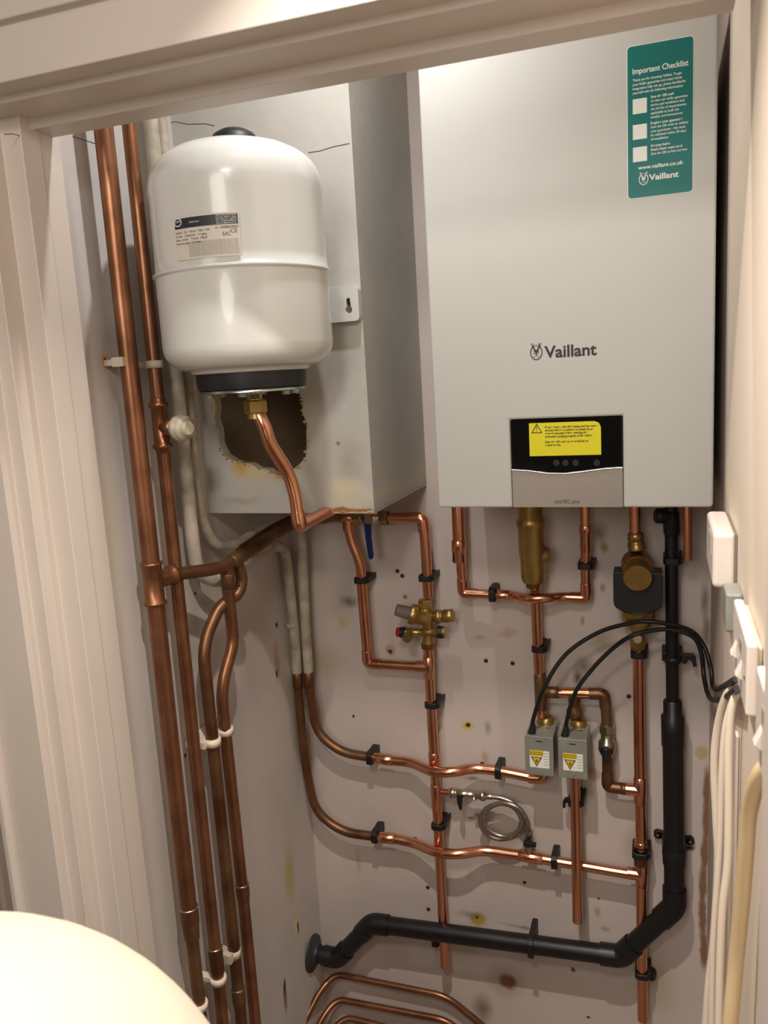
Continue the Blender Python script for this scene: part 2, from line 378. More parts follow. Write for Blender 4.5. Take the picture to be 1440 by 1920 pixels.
# boxed duct in the corner with the broken opening
holepx = [(403, 700), (400, 737), (405, 765), (402, 785), (409, 806), (411, 832), (421, 853), (437, 863), (452, 868), (468, 869), (484, 878), (503, 880), (514, 889), (530, 896), (541, 890), (552, 878), (560, 872), (573, 857), (575, 835), (574, 812), (576, 795), (566, 772), (568, 752), (560, 735), (545, 722), (520, 705), (460, 698)]
hole = [Wp(a, b, y=-.34) for a, b in holepx]
DX = -.118; DB = -.010
bm = bmesh.new()
def loop(bm, pts):
    vs = [bm.verts.new(p) for p in pts]
    return vs, [bm.edges.new((vs[i], vs[(i + 1) % len(vs)])) for i in range(len(vs))]
out = [(WL, -.34, DB), (DX, -.34, DB), (DX, -.34, CEIL), (WL, -.34, CEIL)]
v1, e1 = loop(bm, out); v2, e2 = loop(bm, hole)
bmesh.ops.triangle_fill(bm, edges=e1 + e2, use_beauty=True)
v3 = [bm.verts.new((p[0], -.318, p[2])) for p in hole]
for i in range(len(hole)):
    j = (i + 1) % len(hole); bm.faces.new((v2[i], v2[j], v3[j], v3[i]))
bk = [bm.verts.new((x, 0, z)) for x, _, z in out]
bm.faces.new((v1[1], v1[2], bk[2], bk[1])); bm.faces.new((v1[0], v1[1], bk[1], bk[0]))
bmesh.ops.recalc_face_normals(bm, faces=bm.faces[:])
me = bpy.data.meshes.new('duct'); bm.to_mesh(me); bm.free(); me.materials.append(M_DUCT)
duct = bpy.data.objects.new('duct_boxing', me); COL.objects.link(duct); struct(duct)
duct['label'] = 'painted boxed-in duct in the upper left corner with a broken opening'
MB().box(WL + .005, DX - .03, -.317, -.30, .0, .40).build('inner_board', M_HOLE, duct)
# crumbled plaster along the lower lip of the opening
mb = MB()
for i in range(3, 26):
    p = hole[i % len(hole)]; q = hole[(i + 1) % len(hole)]
    for k in range(4):
        c = p.lerp(q, random.random()); s_ = random.uniform(.0012, .0035)
        n = 6; dx = random.uniform(-.003, .003); dz = random.uniform(-.004, .001)
        ring = [(c.x + dx + s_ * math.cos(2 * PI * t / n) * random.uniform(.7, 1.5), -.3400, c.z + dz + s_ * math.sin(2 * PI * t / n) * random.uniform(.6, 1.2)) for t in range(n)]
        top = (c.x + dx, -.3425, c.z + dz)
        mb.add(ring + [top], [(t, (t + 1) % n, n) for t in range(n)])
mb.build('broken_plaster', M_PLAS, duct)
# flakes at the duct's lower edge
mb = MB()
for px in (610, 614, 623, 641, 646, 652, 668, 681, 694, 704):
    c = Wp(px, 960, y=-.34); ww = random.uniform(.002, .004)
    mb.box(c.x - ww, c.x + ww, -.3412, -.338, DB - .001, DB + random.uniform(.0008, .003))
mb.build('chipped_edge', mat('chipped_board', (.62, .42, .24), .9), duct)

# ------------------------------------------------------------------ boiler
B0 = (0.22, -.17, 0)
boiler = thing('boiler', 'large white wall-hung boiler with teal sticker and black display', 'boiler', B0)
YF = -.340
def FB(u, v): return (u, YF - .0004, v)
pl = Wp(956, 787, y=YF); pr_ = Wp(1168, 779, y=YF); plb = Wp(960, 954, y=YF); prb = Wp(1169, 954, y=YF)
px0, px1 = (pl.x + plb.x) / 2, (pr_.x + prb.x) / 2; pz1 = (pl.z + pr_.z) / 2
# casing with the recess for the control panel
bm = bmesh.new()
o2 = rrect(0, .44, 0, .72, .006)
# panel notch open at the bottom edge
outer = [(x, z) for x, z in o2]
notch = [(px1, 0), (px1, pz1), (px0, pz1), (px0, 0)]
front = []
seq = outer[:]                              # starts at right-top, goes counter-clockwise: top, left, bottom, right
k = max(i for i, p in enumerate(seq) if p[1] < 1e-6 and p[0] < .1)
ring2 = seq[:k + 1] + [(px0, 0), (px0, pz1), (px1, pz1), (px1, 0)] + seq[k + 1:]
mb = MB()
mb.prism([(x, YF, z) for x, z in ring2], (0, .030, 0))
mb.build('front_cover', M_BOIL, boiler, bevel=.0035, segs=3)
MB().box(.003, .437, YF + .0305, -.012, .002, .718).build('side_casing', M_BOIL, boiler, bevel=.003)
mb = MB(); mb.box(px0 + .001, px1 - .001, YF + .004, YF + .030, .001, pz1 - .001)
cp = mb.build('control_panel', M_GLOSS, boiler, bevel=.0015)
# silver flap below the wavy chrome line
zl = Wp(960, 881, y=YF).z
def wave(u):      # u 0..1 -> height of the wavy edge
    ys = [881, 883, 887.5, 888, 884, 879, 877]; t = u * 6; i = min(int(t), 5); fr = t - i
    py = ys[i] * (1 - fr) + ys[i + 1] * fr; return Wp(958 + 210 * u, py, y=YF).z
N = 36
us = [i / N for i in range(N + 1)]
poly = [(px0 + .001, YF + .002, .0005)] + [(px1 - .001, YF + .002, .0005)] + [(px0 + .001 + (px1 - px0 - .002) * u, YF + .002, wave(u)) for u in reversed(us)]
mb = MB(); mb.prism(poly, (0, .006, 0)); mb.build('lower_flap', M_GREY, boiler)
mb = MB(); mb.tube([(px0 + .001 + (px1 - px0 - .002) * u, YF + .001, wave(u)) for u in us], .0014, 8); mb.build('chrome_strip', M_CHR2, boiler)
bmat = mat('button_grey', (.10, .11, .115), .3)
for q in (1043, 1060, 1079, 1119):
    c = Wp(q, 868, y=YF + .003); MB().lathe((c.x, YF + .0045, c.z), (c.x, YF + .0036, c.z), [(0, .0052), (1, .0052)], 20).build('touch_button', bmat, boiler)
# maker's mark and name
def hare(mb, mbi, fn, cu, cv, s, ink_holes=None):
    ringflat(mb, fn, cu, cv - .02 * s, .41 * s, .50 * s, .065 * s, 112, 428)                  # egg-shaped ring open at the top
    for sg in (-1, 1):
        for q in (0, .10): polyflat(mb, fn, [(cu + sg * (.02 + q * .6) * s, cv + .10 * s), (cu + sg * (.20 + q) * s, cv + .58 * s), (cu + sg * (.25 + q) * s, cv + .58 * s), (cu + sg * (.07 + q * .8) * s, cv + .10 * s)])   # ear outline
        polyflat(mb, fn, [(cu, cv + .13 * s), (cu + sg * .13 * s, cv + .12 * s), (cu + sg * .19 * s, cv + .02 * s), (cu + sg * .08 * s, cv + .03 * s), (cu + sg * .025 * s, cv - .22 * s), (cu, cv - .24 * s)])   # forehead and nose
        polyflat(mb, fn, [(cu + sg * .10 * s, cv - .02 * s), (cu + sg * .17 * s, cv - .04 * s), (cu + sg * .15 * s, cv - .12 * s), (cu + sg * .09 * s, cv - .09 * s)])   # eye
        ringflat(mb, fn, cu + sg * .10 * s, cv - .22 * s, .12 * s, .09 * s, .03 * s, 200 if sg < 0 else 230, 310 if sg < 0 else 340, 10)
    ringflat(mb, fn, cu, cv + .40 * s, .13 * s, .07 * s, .04 * s, 30, 150, 10)
a = Wp(1021, 671, y=YF); b = Wp(1119, 668, y=YF); e = Wp(1005, 661, y=YF)
mb = MB(); write(mb, FB, 'Vaillant', a.x, a.z, .026, width=b.x - a.x, bold=.0006)
mb.build('lettering', M_INK, boiler)
mb = MB(); hare(mb, None, FB, e.x + .0005, e.z + .0005, .024); mb.build('emblem', M_INK, boiler)
a = Wp(1040, 944, y=YF); b = Wp(1086, 944, y=YF)
mb = MB(); write(mb, lambda u, v: (u, YF + .0016, v), 'ecoTEC plus', a.x, a.z, .0085, width=b.x - a.x)
mb.build('lettering', M_INK, boiler)
# teal checklist sticker
A = Wp(1178, 86, y=YF); Bq = Wp(1301, 70, y=YF); Cq = Wp(1176, 371, y=YF); Dq = Wp(1297, 361, y=YF)
sx0 = (A.x + Cq.x) / 2; sx1 = (Bq.x + Dq.x) / 2; sz1 = (A.z + Bq.z) / 2; sz0 = (Cq.z + Dq.z) / 2
SW, SH = sx1 - sx0, sz1 - sz0
mb = MB(); mb.prism([(x, YF - .0001, z) for x, z in rrect(sx0 - .001, sx1 + .001, sz0 - .001, sz1 + .001, .0055)], (0, -.0002, 0)); stw = mb.build('sticker', M_WHITE, boiler)
mb = MB(); mb.prism([(x, YF - .0003, z) for x, z in rrect(sx0, sx1, sz0, sz1, .005)], (0, -.0002, 0)); mb.build('teal_panel', M_TEAL, stw)
def FS(u, v): return (sx0 + u * SW, YF - .0007, sz1 - v * SH)      # u, v in 0..1 of the sticker, v downward
mb = MB()
def stxt(s, u, v, wu, h, bold=0.0):
    vs, fs, wd = text_tris(s, h * SH, width=wu * SW, bold=bold)
    mb.add([(sx0 + u * SW + p[0], YF - .0007, sz1 - v * SH + p[1]) for p in vs], fs)
stxt('Important Checklist', .08, .180, .85, .052, .0002)
for i, (s, wu) in enumerate([('Thank you for choosing Vaillant. To get', .75), ('your boiler guarantee and smart home', .755), ('integration fully set up, please familiarise', .81), ('yourself with the following information:', .77)]):
    stxt(s, .08, .228 + i * .0275, wu, .0235, .00007)
for v0, lines in ((.352, [('Scan the QR code', .36), ('to view our boiler guarantee', .56), ('terms and conditions and', .51), ('the full list of requirements', .54), ('applicable to both the', .43), ('installer and homeowner', .49)]),
                  (.523, [('Register your guarantee', .49), ('Scan the QR code to validate', .57), ('your guarantee - this must', .53), ('be validated within 30 days', .54), ('of installation', .27)]),
                  (.672, [('Get your boiler', .30), ('Smart Home connected', .48), ('Scan the QR to find out how', .56)])):
    for i, (s, wu) in enumerate(lines): stxt(s, .36, v0 + i * .0265, wu, .0225, .00013 if i == 0 or s.startswith('Smart') else .00006)
stxt('www.vaillant.co.uk', .16, .812, .70, .036, .00015)
stxt('Vaillant', .33, .892, .46, .055, .0003)
for v0 in (.343, .512, .661):
    polyflat(mb, FS, [(.08, v0), (.30, v0), (.30, v0 + .098), (.08, v0 + .098)])
hare(mb, None, lambda u, v: (u, YF - .0007, v), sx0 + .245 * SW, sz1 - .878 * SH, .0165)
mb.build('lettering', M_WHITE, stw)
# yellow warning sticker on the display
A = Wp(991, 794, y=YF); Bq = Wp(1127, 853, y=YF)
yx0, yx1, yz1, yz0 = A.x, Bq.x, A.z, Bq.z; YY = YF + .0036
mb = MB(); c = .010
mb.prism([(yx0, YY, yz0), (yx1, YY, yz0), (yx1, YY, yz1 - c), (yx1 - .3 * c, YY, yz1 - .3 * c), (yx1 - c, YY, yz1), (yx0, YY, yz1)], (0, -.0002, 0)); ys = mb.build('sticker', M_YEL, boiler)
ys['label'] = 'yellow warning sticker'
mb = MB(); FY = lambda u, v: (u, YY - .0004, v)
yw, yh = yx1 - yx0, yz1 - yz0
for i, (s, wu) in enumerate([('Please ensure, that all heating and hot water', .73), ('circuits (where a cylinder is installed) are', .68), ('vented manually before starting the', .59), ('automatic purging program of the boiler.', .66), ('Scan the QR code to view full list of', .60), ('requirements.', .22)]):
    write(mb, FY, s, yx0 + .225 * yw, yz1 - (.165 + i * .093 + (.07 if i > 3 else 0)) * yh, .085 * yh, width=wu * yw, bold=.0002)
mb.build('lettering', M_INKB, ys)
mb = MB(); tx, tz, tr = yx0 + .11 * yw, yz1 - .15 * yh, .0085
T3 = [(tx, tz + .0075), (tx - .009, tz - .0085), (tx + .009, tz - .0085)]; T4 = [(tx, tz + .0045), (tx - .0068, tz - .0071), (tx + .0068, tz - .0071)]
for i in range(3): polyflat(mb, FY, [T3[i], T3[(i + 1) % 3], T4[(i + 1) % 3], T4[i]])
polyflat(mb, FY, [(tx - .0007, tz + .002), (tx + .0007, tz + .002), (tx + .0004, tz - .0038), (tx - .0004, tz - .0038)])
polyflat(mb, FY, [(tx - .0006, tz - .0048), (tx + .0006, tz - .0048), (tx + .0006, tz - .006), (tx - .0006, tz - .006)])
mb.build('warning_triangle', M_INK, ys)
# black grommets under the casing
for q in (1006, 1098, 1190):
    c = Wp(q, 960, y=-.07); MB().lathe((c.x, -.07, .004), (c.x, -.07, -.006), [(0, .0165), (1, .0155)], 24).build('grommet', M_BLK, boiler)

# ------------------------------------------------------------------ expansion vessel
VX, VY, VR = -.255, -.497, .1335
VT, VB = .592, .254
ves = thing('expansion_vessel', 'white cylindrical expansion vessel hung on the boxed duct', 'expansion vessel', (VX, VY, VB))
prof = []
H = VT - VB
def vp(z, r): return ((z - VB) / H, r)
pf = [vp(VB - .012, .02), vp(VB - .010, .07), vp(VB - .004, .094)]
for k in range(9):
    a = PI / 2 * k / 8; pf.append(vp(VB + .036 - .036 * math.cos(a), .094 + (VR - .094) * math.sin(a)))
SEAM = Wp(470, 489, y=VY - VR).z
pf += [vp(VB + .10, VR), vp(SEAM - .006, VR + .0005), vp(SEAM - .003, VR + .001), vp(SEAM - .002, VR + .004), vp(SEAM + .001, VR + .004), vp(SEAM + .003, VR), vp(SEAM + .02, VR - .001), vp(VT - .085, VR - .002)]
for q, dz in ((.998, .072), (.985, .058), (.96, .047), (.92, .037), (.86, .0285), (.78, .0205), (.66, .0125), (.5, .006), (.33, .0025), (.12, 0)): pf.append(vp(VT - dz, VR * q))
MB().lathe((VX, VY, VB), (VX, VY, VT), pf, 72).build('tank', M_VES, ves)
MB().lathe((VX + .004, VY, VT - .006), (VX + .004, VY, VT + .018), [(0, .037), (.45, .036), (.75, .031), (1, .020)], 28).build('valve_cap', M_BLK, ves)
MB().lathe((VX, VY, VB + .004), (VX, VY, VB - .031), [(0, .087), (.7, .087), (1, .085)], 48).build('gasket_collar', M_GASK, ves)
MB().lathe((VX, VY, VB - .031), (VX, VY, VB - .0365), [(0, .080), (.3, .084), (1, .084)], 48).build('flange', M_ZINC, ves)
for k in range(6):
    a = PI / 6 + k * PI / 3 + .25; c = Vector((VX + .070 * math.cos(a), VY + .070 * math.sin(a), VB - .0365))
    MB().hexnut(c, c + Vector((0, 0, -.007)), .0065).build('bolt', M_ZINC, ves)
nx = VX + .002
MB().lathe((nx, VY, VB - .0365), (nx, VY, VB - .060), [(0, .017), (.15, .017), (.2, .0125), (1, .0125)], 24).build('connector', M_CHROME, ves)
# bracket plate with keyhole
c0 = Wp(630, 537, y=-.352); c1 = Wp(676, 604, y=-.352)
bz1 = Wp(655, 537, y=-.352).z; bz0 = Wp(655, 603, y=-.352).z; bx1 = c1.x; bx0 = c0.x - .03
rr = rrect(bx0, bx1, bz0, bz1, .008)
cxk = Wp(655, 572, y=-.352).x; czk = Wp(655, 572, y=-.352).z
kh = []
for k in range(13):
    a = math.radians(-240 + 300 * k / 12); kh.append((cxk + .0062 * math.cos(a), czk - .009 + .0062 * math.sin(a)))
kh = [(cxk + .0062 * math.cos(math.radians(t)), czk - .008 + .0062 * math.sin(math.radians(t))) for t in range(-235, 56, 20)] + [(cxk + .0034, czk + .006)] + [(cxk + .0034 * math.cos(math.radians(t)), czk + .008 + .0034 * math.sin(math.radians(t))) for t in range(0, 181, 30)] + [(cxk - .0034, czk + .006)]
bm = bmesh.new()
_, e1 = loop(bm, [(x, -.3565, z) for x, z in rr]); _, e2 = loop(bm, [(x, -.3565, z) for x, z in kh])
bmesh.ops.triangle_fill(bm, edges=e1 + e2, use_beauty=True)
for e_list in (e1, e2):
    g = bmesh.ops.extrude_edge_only(bm, edges=e_list)
    for v in [q for q in g['geom'] if isinstance(q, bmesh.types.BMVert)]: v.co.y = -.3405
me = bpy.data.meshes.new('bracket'); bm.to_mesh(me); bm.free(); me.materials.append(M_VES)
brk = bpy.data.objects.new('bracket', me); COL.objects.link(brk); brk.parent = ves; brk.matrix_parent_inverse = Matrix.Translation(-Vector(ves.location))
md = brk.modifiers.new('bevel', 'BEVEL'); md.width = .002; md.segments = 2; md.limit_method = 'ANGLE'
MB().box(bx0 + .002, bx1 - .004, -.348, -.344, bz0 + .003, bz1 - .003).build('back_plate', M_KNOB, ves)
MB().lathe((cxk, -.3485, czk + .006), (cxk, -.353, czk + .006), [(0, .0048), (.6, .0048), (1, .003)], 14).build('screw', M_SCREW, ves)
# rating label wrapped on the tank
def cyl_hit(px, py, R=VR):
    r = ray(px, py); ox, oy = CAM[0] - VX, CAM[1] - VY
    A_ = r[0] ** 2 + r[1] ** 2; B_ = 2 * (ox * r[0] + oy * r[1]); C_ = ox * ox + oy * oy - R * R
    t = (-B_ - math.sqrt(B_ * B_ - 4 * A_ * C_)) / (2 * A_); p = CAM + r * t
    return math.atan2(p[1] - VY, p[0] - VX), p[2]
t00, z00 = cyl_hit(325, 410); t10, z10 = cyl_hit(447, 397); t01, z01 = cyl_hit(333, 490); t11, z11 = cyl_hit(455, 479)
th0, th1 = (t00 + t01) / 2, (t10 + t11) / 2; lz1, lz0 = (z00 + z10) / 2, (z01 + z11) / 2
LWd, LHt = (th1 - th0) * VR, lz1 - lz0
def CL(off):
    def fn(u, v):
        a = th0 + u / VR; return (VX + (VR + off) * math.cos(a), VY + (VR + off) * math.sin(a), lz1 - v)
    return fn
def cgrid(mb, fn, u0, u1, v0, v1, n=24):
    vs = []; fs = []
    for i in range(n + 1):
        for v in (v0, v1): vs.append(fn(u0 + (u1 - u0) * i / n, v))
    for i in range(n): fs.append((2 * i, 2 * i + 1, 2 * i + 3, 2 * i + 2))
    mb.add(vs, fs)
mb = MB(); cgrid(mb, CL(.0004), 0, LWd, 0, LHt); lab = mb.build('rating_label', M_LABEL, ves)
mb = MB(); cgrid(mb, CL(.0007), .002, LWd - .002, .002, LHt * .27); mb.build('header_band', M_NAVY, lab)
mb = MB(); f2 = CL(.0010)
g2 = lambda u, v: f2(u, -v)
def ltxt(s, u, v, wu, h, **k): write(mb, lambda a_, b_: f2(a_, -b_), s, u * LWd, -v * LHt, h * LHt, width=wu * LWd, **k)
ltxt('MADE IN ITALY', .28, .17, .16, .055)
for i, s in enumerate(['ZILMET S.p.A. Via del Santo', 'Limena (PD) - Italy', 'Via Visco 2 - 35010', 'Tel. +39 049 8840662', 'zilmet@zilmet.it']): ltxt(s, .68, .07 + i * .045, .28, .04)
ringflat(mb, g2, .085 * LWd, -.115 * LHt, .070 * LWd, .10 * LHt, .0012, 0, 360)
ltxt('ZILMET', .03, .12, .11, .07)
mb.build('lettering', M_WHITE, lab)
mb = MB()
for i, (s, u, wu) in enumerate([('Model  18 l   Serial  10011100', .03, .55), ('12 bar   Capacity  1.5 bar', .03, .5), ('Max  6 bar   Temp  99 C', .03, .5), ('Precharge  1.5 bar', .03, .42)]): ltxt(s, u, .38 + i * .085, wu, .06)
ltxt('21 - 000080270602', .66, .36, .32, .08); ltxt('EAC', .76, .53, .11, .13); ltxt('CE', .87, .47, .09, .13)
for i in range(11): ltxt('the vessel must be installed and serviced by qualified staff only, see manual' if i % 2 else 'read the installation and use instructions before fitting this expansion vessel', .24, .62 + i * .032, .72, .026)
ringflat(mb, g2, .50 * LWd, -.50 * LHt, .0035, .0035, .0005)
mb.build('lettering', M_INK, lab)

# ------------------------------------------------------------------ pipe builders
R22 = .0112; R15 = .0078; R28 = .0142
def sleeve(parent, p, q, r, m, name='coupling', ext=.0016):
    p = Vector(p); q = Vector(q)
    return MB().lathe(p, q, [(0, r + .0002), (.04, r + ext), (.96, r + ext), (1, r + .0002)], 22).build(name, m, parent)
def bendfit(parent, a, b, c, r, m, k=.030, leg=.012, name='elbow', ext=.0015):
    a, b, c = Vector(a), Vector(b), Vector(c); u = (a - b).normalized(); v = (c - b).normalized()
    pts = [b + u * (k * .6 + leg)] + rounded([b + u * (k * .6 + .001), b, b + v * (k * .6 + .001)], k * .6) + [b + v * (k * .6 + leg)]
    return MB().tube(pts, r + ext, 20).build(name, m, parent)
def pipe(name, label, pts, r, m, br=.03, group=None, elbows=(), sleeves=(), cat='pipe', fm=None, ext=.0016):
    """pts: world points; elbows: indices of corner points that have a fitting; sleeves: (segment, from, to) fractions."""
    pts = [Vector(p) for p in pts]
    t = thing(name, label, cat, pts[0], group)
    brs = br if isinstance(br, (list, tuple)) else [br] * len(pts)
    brs = [(.018 if i in elbows else brs[i]) for i in range(len(pts))]
    MB().tube(rounded(pts, brs), r, 22).build('tubing', m, t)
    for i in elbows: bendfit(t, pts[i - 1], pts[i], pts[i + 1], r, fm or m)
    for (i, a, b) in sleeves: sleeve(t, pts[i].lerp(pts[i + 1], a), pts[i].lerp(pts[i + 1], b), r, fm or m, ext=ext)
    return t
def tee(parent, c, axis_a, axis_b, side, r, m, L_=.022):
    c = Vector(c); A_ = Vector(axis_a).normalized(); S_ = Vector(side).normalized()
    mb = MB(); mb.lathe(c - A_ * L_, c + A_ * L_, [(0, r), (.03, r + .0017), (.97, r + .0017), (1, r)], 22)
    mb.tube([c, c + S_ * (r + .017)], r + .0016, 22); return mb.build('tee', m, parent)
WB = -.048        # centre line of pipes clipped to the back wall
def B(px, py, y=WB): return Wp(px, py, y=y)
NEW = 'new copper pipework on the back wall'
OLD = 'old copper risers on the left wall'

# ------------------------------------------------------------------ left wall pipework
LXp = -.413
yP1 = Wp(277, 1000, x=LXp).y; yP2 = Wp(322, 1000, x=LXp).y
zt = CEIL - .01
zr = Wp(364, 1690, x=LXp).z
t = pipe('copper_pipe', 'thickest old copper riser, nearest of the upright pipes on the left wall', [(LXp, yP1, zt), (LXp, yP1, zr - .03)], R28, M_COPO, group=OLD)
MB().lathe((LXp, yP1, zr), (LXp, yP1, zr - .06), [(0, R28 + .0018), (.45, R28 + .0018), (.62, R22 + .003), (1, R22 + .002)], 24).build('reducer', M_COPD, t)
MB().tube([(LXp, yP1, zr - .05), (LXp, yP1, FLOOR)], R22, 20).build('lower_tubing', M_COPD, t)
MB().lathe((LXp, yP1, zr + .002), (LXp, yP1, zr - .002), [(0, R28), (.5, R28 + .0026), (1, R28)], 24).build('solder_ring', M_CHROME, t)
zt1, zt2, zt3 = Wp(291, 1050, x=LXp).z, Wp(297, 1087, x=LXp).z, Wp(300, 1130, x=LXp).z
MB().lathe((LXp, yP1, zt1), (LXp, yP1, zt3), [(0, R28 + .001), (.02, R28 + .0045), (.06, R28 + .0045), (.09, R28 + .002), (.9, R28 + .002), (.93, R28 + .0045), (.98, R28 + .0045), (1, R28 + .001)], 28).build('tee', M_COPO, t)
MB().lathe((LXp, yP1, zt2), (LXp + .004, yP1 + .052, zt2), [(0, R28), (.55, R22 + .003), (.8, R22 + .003), (.84, R22 + .006), (.96, R22 + .006), (1, R22 + .001)], 24).build('branch', M_COPO, t)
# second riser with stop tap
zs0, zs1 = Wp(302, 745, x=LXp).z, Wp(306, 850, x=LXp).z
t2 = pipe('copper_pipe', 'old copper riser with a stop tap, second of the upright pipes on the left wall', [(LXp, yP2, zt), (LXp, yP2, FLOOR)], R22, M_COPO, group=OLD)
MB().lathe((LXp, yP2, zs0), (LXp, yP2, zs1), [(0, R22), (.02, R22 + .002), (.08, R22 + .002), (.1, R22 + .005), (.16, R22 + .005), (.18, R22 + .002), (.82, R22 + .002), (.84, R22 + .005), (.9, R22 + .005), (.92, R22 + .002), (1, R22)], 24).build('valve_body', M_COPO, t2)
zm = Wp(305, 800, x=LXp).z
kx = Wp(343, 804, y=yP2 - .02)
hd = Vector((1, -.30, -.04)).normalized(); cb = Vector((LXp, yP2, zm))
MB().lathe(cb, cb + hd * .046, [(0, .011), (.4, .011), (.42, .014), (.7, .014), (.72, .010), (1, .010)], 20).build('spindle', M_COPO, t2)
MB().lathe(cb + hd * .040, cb + hd * .070, [(0, .014), (.1, .0205), (.45, .0215), (.5, .0195), (.6, .0205), (.75, .0185), (.85, .013), (.9, .0135), (1, .010)], 30).build('tap_knob', M_PLOLD, t2)
zc = Wp(300, 700, x=LXp).z
for (qy, nm) in ((Wp(402, 1780, x=LXp).z, 'reducer'),):
    MB().lathe((LXp, yP2, qy), (LXp, yP2, qy - .055), [(0, R22 + .002), (.8, R22 + .002), (1, R22)], 22).build(nm, M_COPD, t2)
MB().lathe((LXp, yP2, Wp(404, 1774, x=LXp).z), (LXp, yP2, Wp(404, 1778, x=LXp).z), [(0, R22), (.5, R22 + .0028), (1, R22)], 22).build('solder_ring', M_CHROME, t2)
# painted pipes
y3 = Wp(345, 850, x=-.428).y; y4 = Wp(366, 850, x=-.432).y
pipe('painted_pipe', 'fat cream-painted pipe behind the stop tap bending right at its foot', [(-.428, y3, zt), (-.428, y3, Wp(363, 1030, x=-.428).z), Wp(372, 1078, x=-.428), Wp(408, 1090, x=-.415), Wp(432, 1078, x=-.40)], R22 + .001, M_PWHT, br=[0, .05, .03, .02, 0], group='cream painted pipes')
pipe('painted_pipe', 'flaking cream-painted pipe against the duct, curving back under it', [(-.435, y4, zt), (-.435, y4, Wp(378, 960, x=-.435).z), Wp(398, 1020, x=-.428), Wp(440, 1024, x=-.42), Wp(500, 985, x=-.42)], R15 + .002, M_PWHT, br=[0, .05, .03, .03, 0], group='cream painted pipes')
# branch from the big tee running back under the duct
p0 = Vector((LXp + .004, yP1 + .05, zt2))
pb = [p0, Wp(412, 1066, x=-.375), Wp(470, 1033, x=-.37), Wp(540, 988, x=-.37), Vector((-.37, WB, Wp(611, 972, y=WB).z)), B(650, 967)]
t3 = pipe('copper_pipe', 'old copper branch running back from the thick riser beneath the duct', pb, R22, M_COPD, br=[0, .03, .02, .02, .03, 0], elbows=(4,), sleeves=((1, .35, .75),))
# second copper branch lying just above it
pipe('copper_pipe', 'brown copper pipe tucked against the duct underside above the branch pipe', [Wp(448, 1030, x=-.412), Wp(496, 997, x=-.412), Wp(548, 971, x=-.412)], R15, M_COPD)
# the two droppers below the branch
xq = -.400
d1 = [Wp(425, 1062, x=-.375), Wp(428, 1110, x=-.385), Wp(434, 1165, x=-.39), Wp(438, 1205, x=-.39), Wp(414, 1290, x=-.40), Wp(424, 1385, x=-.41), Wp(456, 1680, x=-.41)]
y5 = d1[-1].y; d1.append(Vector((-.41, y5, FLOOR)))
t4 = pipe('copper_pipe', 'old copper dropper with a kink, right-hand pipe in the cream double clip', d1, R22, M_COPO, br=[0, .02, .03, .05, .05, .03, .01, 0], group=OLD)
zr5 = Wp(452, 1660, x=-.41).z
MB().lathe((-.41, y5, zr5), (-.41, y5, zr5 - .035), [(0, R22 + .002), (.6, R22 + .002), (1, R22 + .0005)], 22).build('reducer', M_COPD, t4)
MB().lathe((-.41, y5, zr5 + .001), (-.41, y5, zr5 - .003), [(0, R22 + .001), (.5, R22 + .003), (1, R22 + .001)], 22).build('solder_ring', M_CHROME, t4)
sleeve(t4, Wp(426, 1072, x=-.377), Wp(428, 1100, x=-.383), R22, M_COPD)
d2 = [Wp(440, 1040, x=-.375), Wp(455, 1085, x=-.375), Wp(448, 1115, x=-.38), Wp(412, 1135, x=-.40), Wp(388, 1190, x=-.41), Wp(382, 1230, x=-.41), Wp(398, 1380, x=-.41), Wp(430, 1690, x=-.41)]
y6 = d2[-1].y; d2.append(Vector((-.41, y6, FLOOR)))
t5 = pipe('copper_pipe', 'old copper dropper with an arched top, left-hand pipe in the cream double clip', d2, R22, M_COPD, br=[0, .02, .02, .03, .04, .05, .03, .01, 0], group=OLD)
z6 = Wp(444, 1856, x=-.41).z
MB().lathe((-.41, y6, z6), (-.41, y6, z6 - .04), [(0, R22 + .002), (.6, R22 + .002), (1, R22 + .0005)], 22).build('reducer', M_COPD, t5)
MB().lathe((-.41, y6, z6 + .001), (-.41, y6, z6 - .003), [(0, R22 + .001), (.5, R22 + .003), (1, R22 + .001)], 22).build('solder_ring', M_CHROME, t5)

# painted tops that turn into brown copper in the corner
def two_tone(label, pts, r, kswitch, zsw, br, joint, sl=()):
    path = rounded(pts, br, 12); a = [p for p in path if p.z > zsw or path.index(p) < 3]; 
    i = next(k for k, p in enumerate(path) if k > 3 and p.z < zsw and abs(p.x - path[k - 1].x) < .03)
    t = thing('copper_pipe', label, 'pipe', path[0])
    sw = path[i - 1].lerp(path[i], (path[i - 1].z - zsw) / max(1e-6, path[i - 1].z - path[i].z))
    MB().tube(path[:i] + [sw], r + .0008, 22).build('painted_length', M_PWHT, t)
    MB().tube([sw] + path[i:], r, 22).build('tubing', M_COPD, t)
    sleeve(t, sw + Vector((0, 0, .004)), sw - Vector((0, 0, .035)), r, M_COPD)
    return t, path
xa = -.436
ptsA = [Wp(462, 1050, x=-.40), Wp(520, 1022, x=-.425), Vector((-.432, -.075, Wp(545, 1032, y=-.075).z)), Wp(552, 1180, y=-.06), B(560, 1300), B(572, 1430), B(590, 1520), B(640, 1560), B(700, 1568)]
tA, _ = two_tone('left corner pipe, cream-painted above, brown below, sweeping into the lower horizontal run', ptsA, R22 - .0005, 0, B(556, 1262).z, [0, .01, .02, .03, .05, .05, .06, .05, 0], 0)
sleeve(tA, B(547, 1168, -.062), B(548, 1176, -.062), R22, M_PWHT, ext=.002)
ptsB = [Vector((-.405, WB, .10)), B(565, 1000), B(572, 1160), B(580, 1280), B(592, 1370), B(636, 1410), B(700, 1421)]
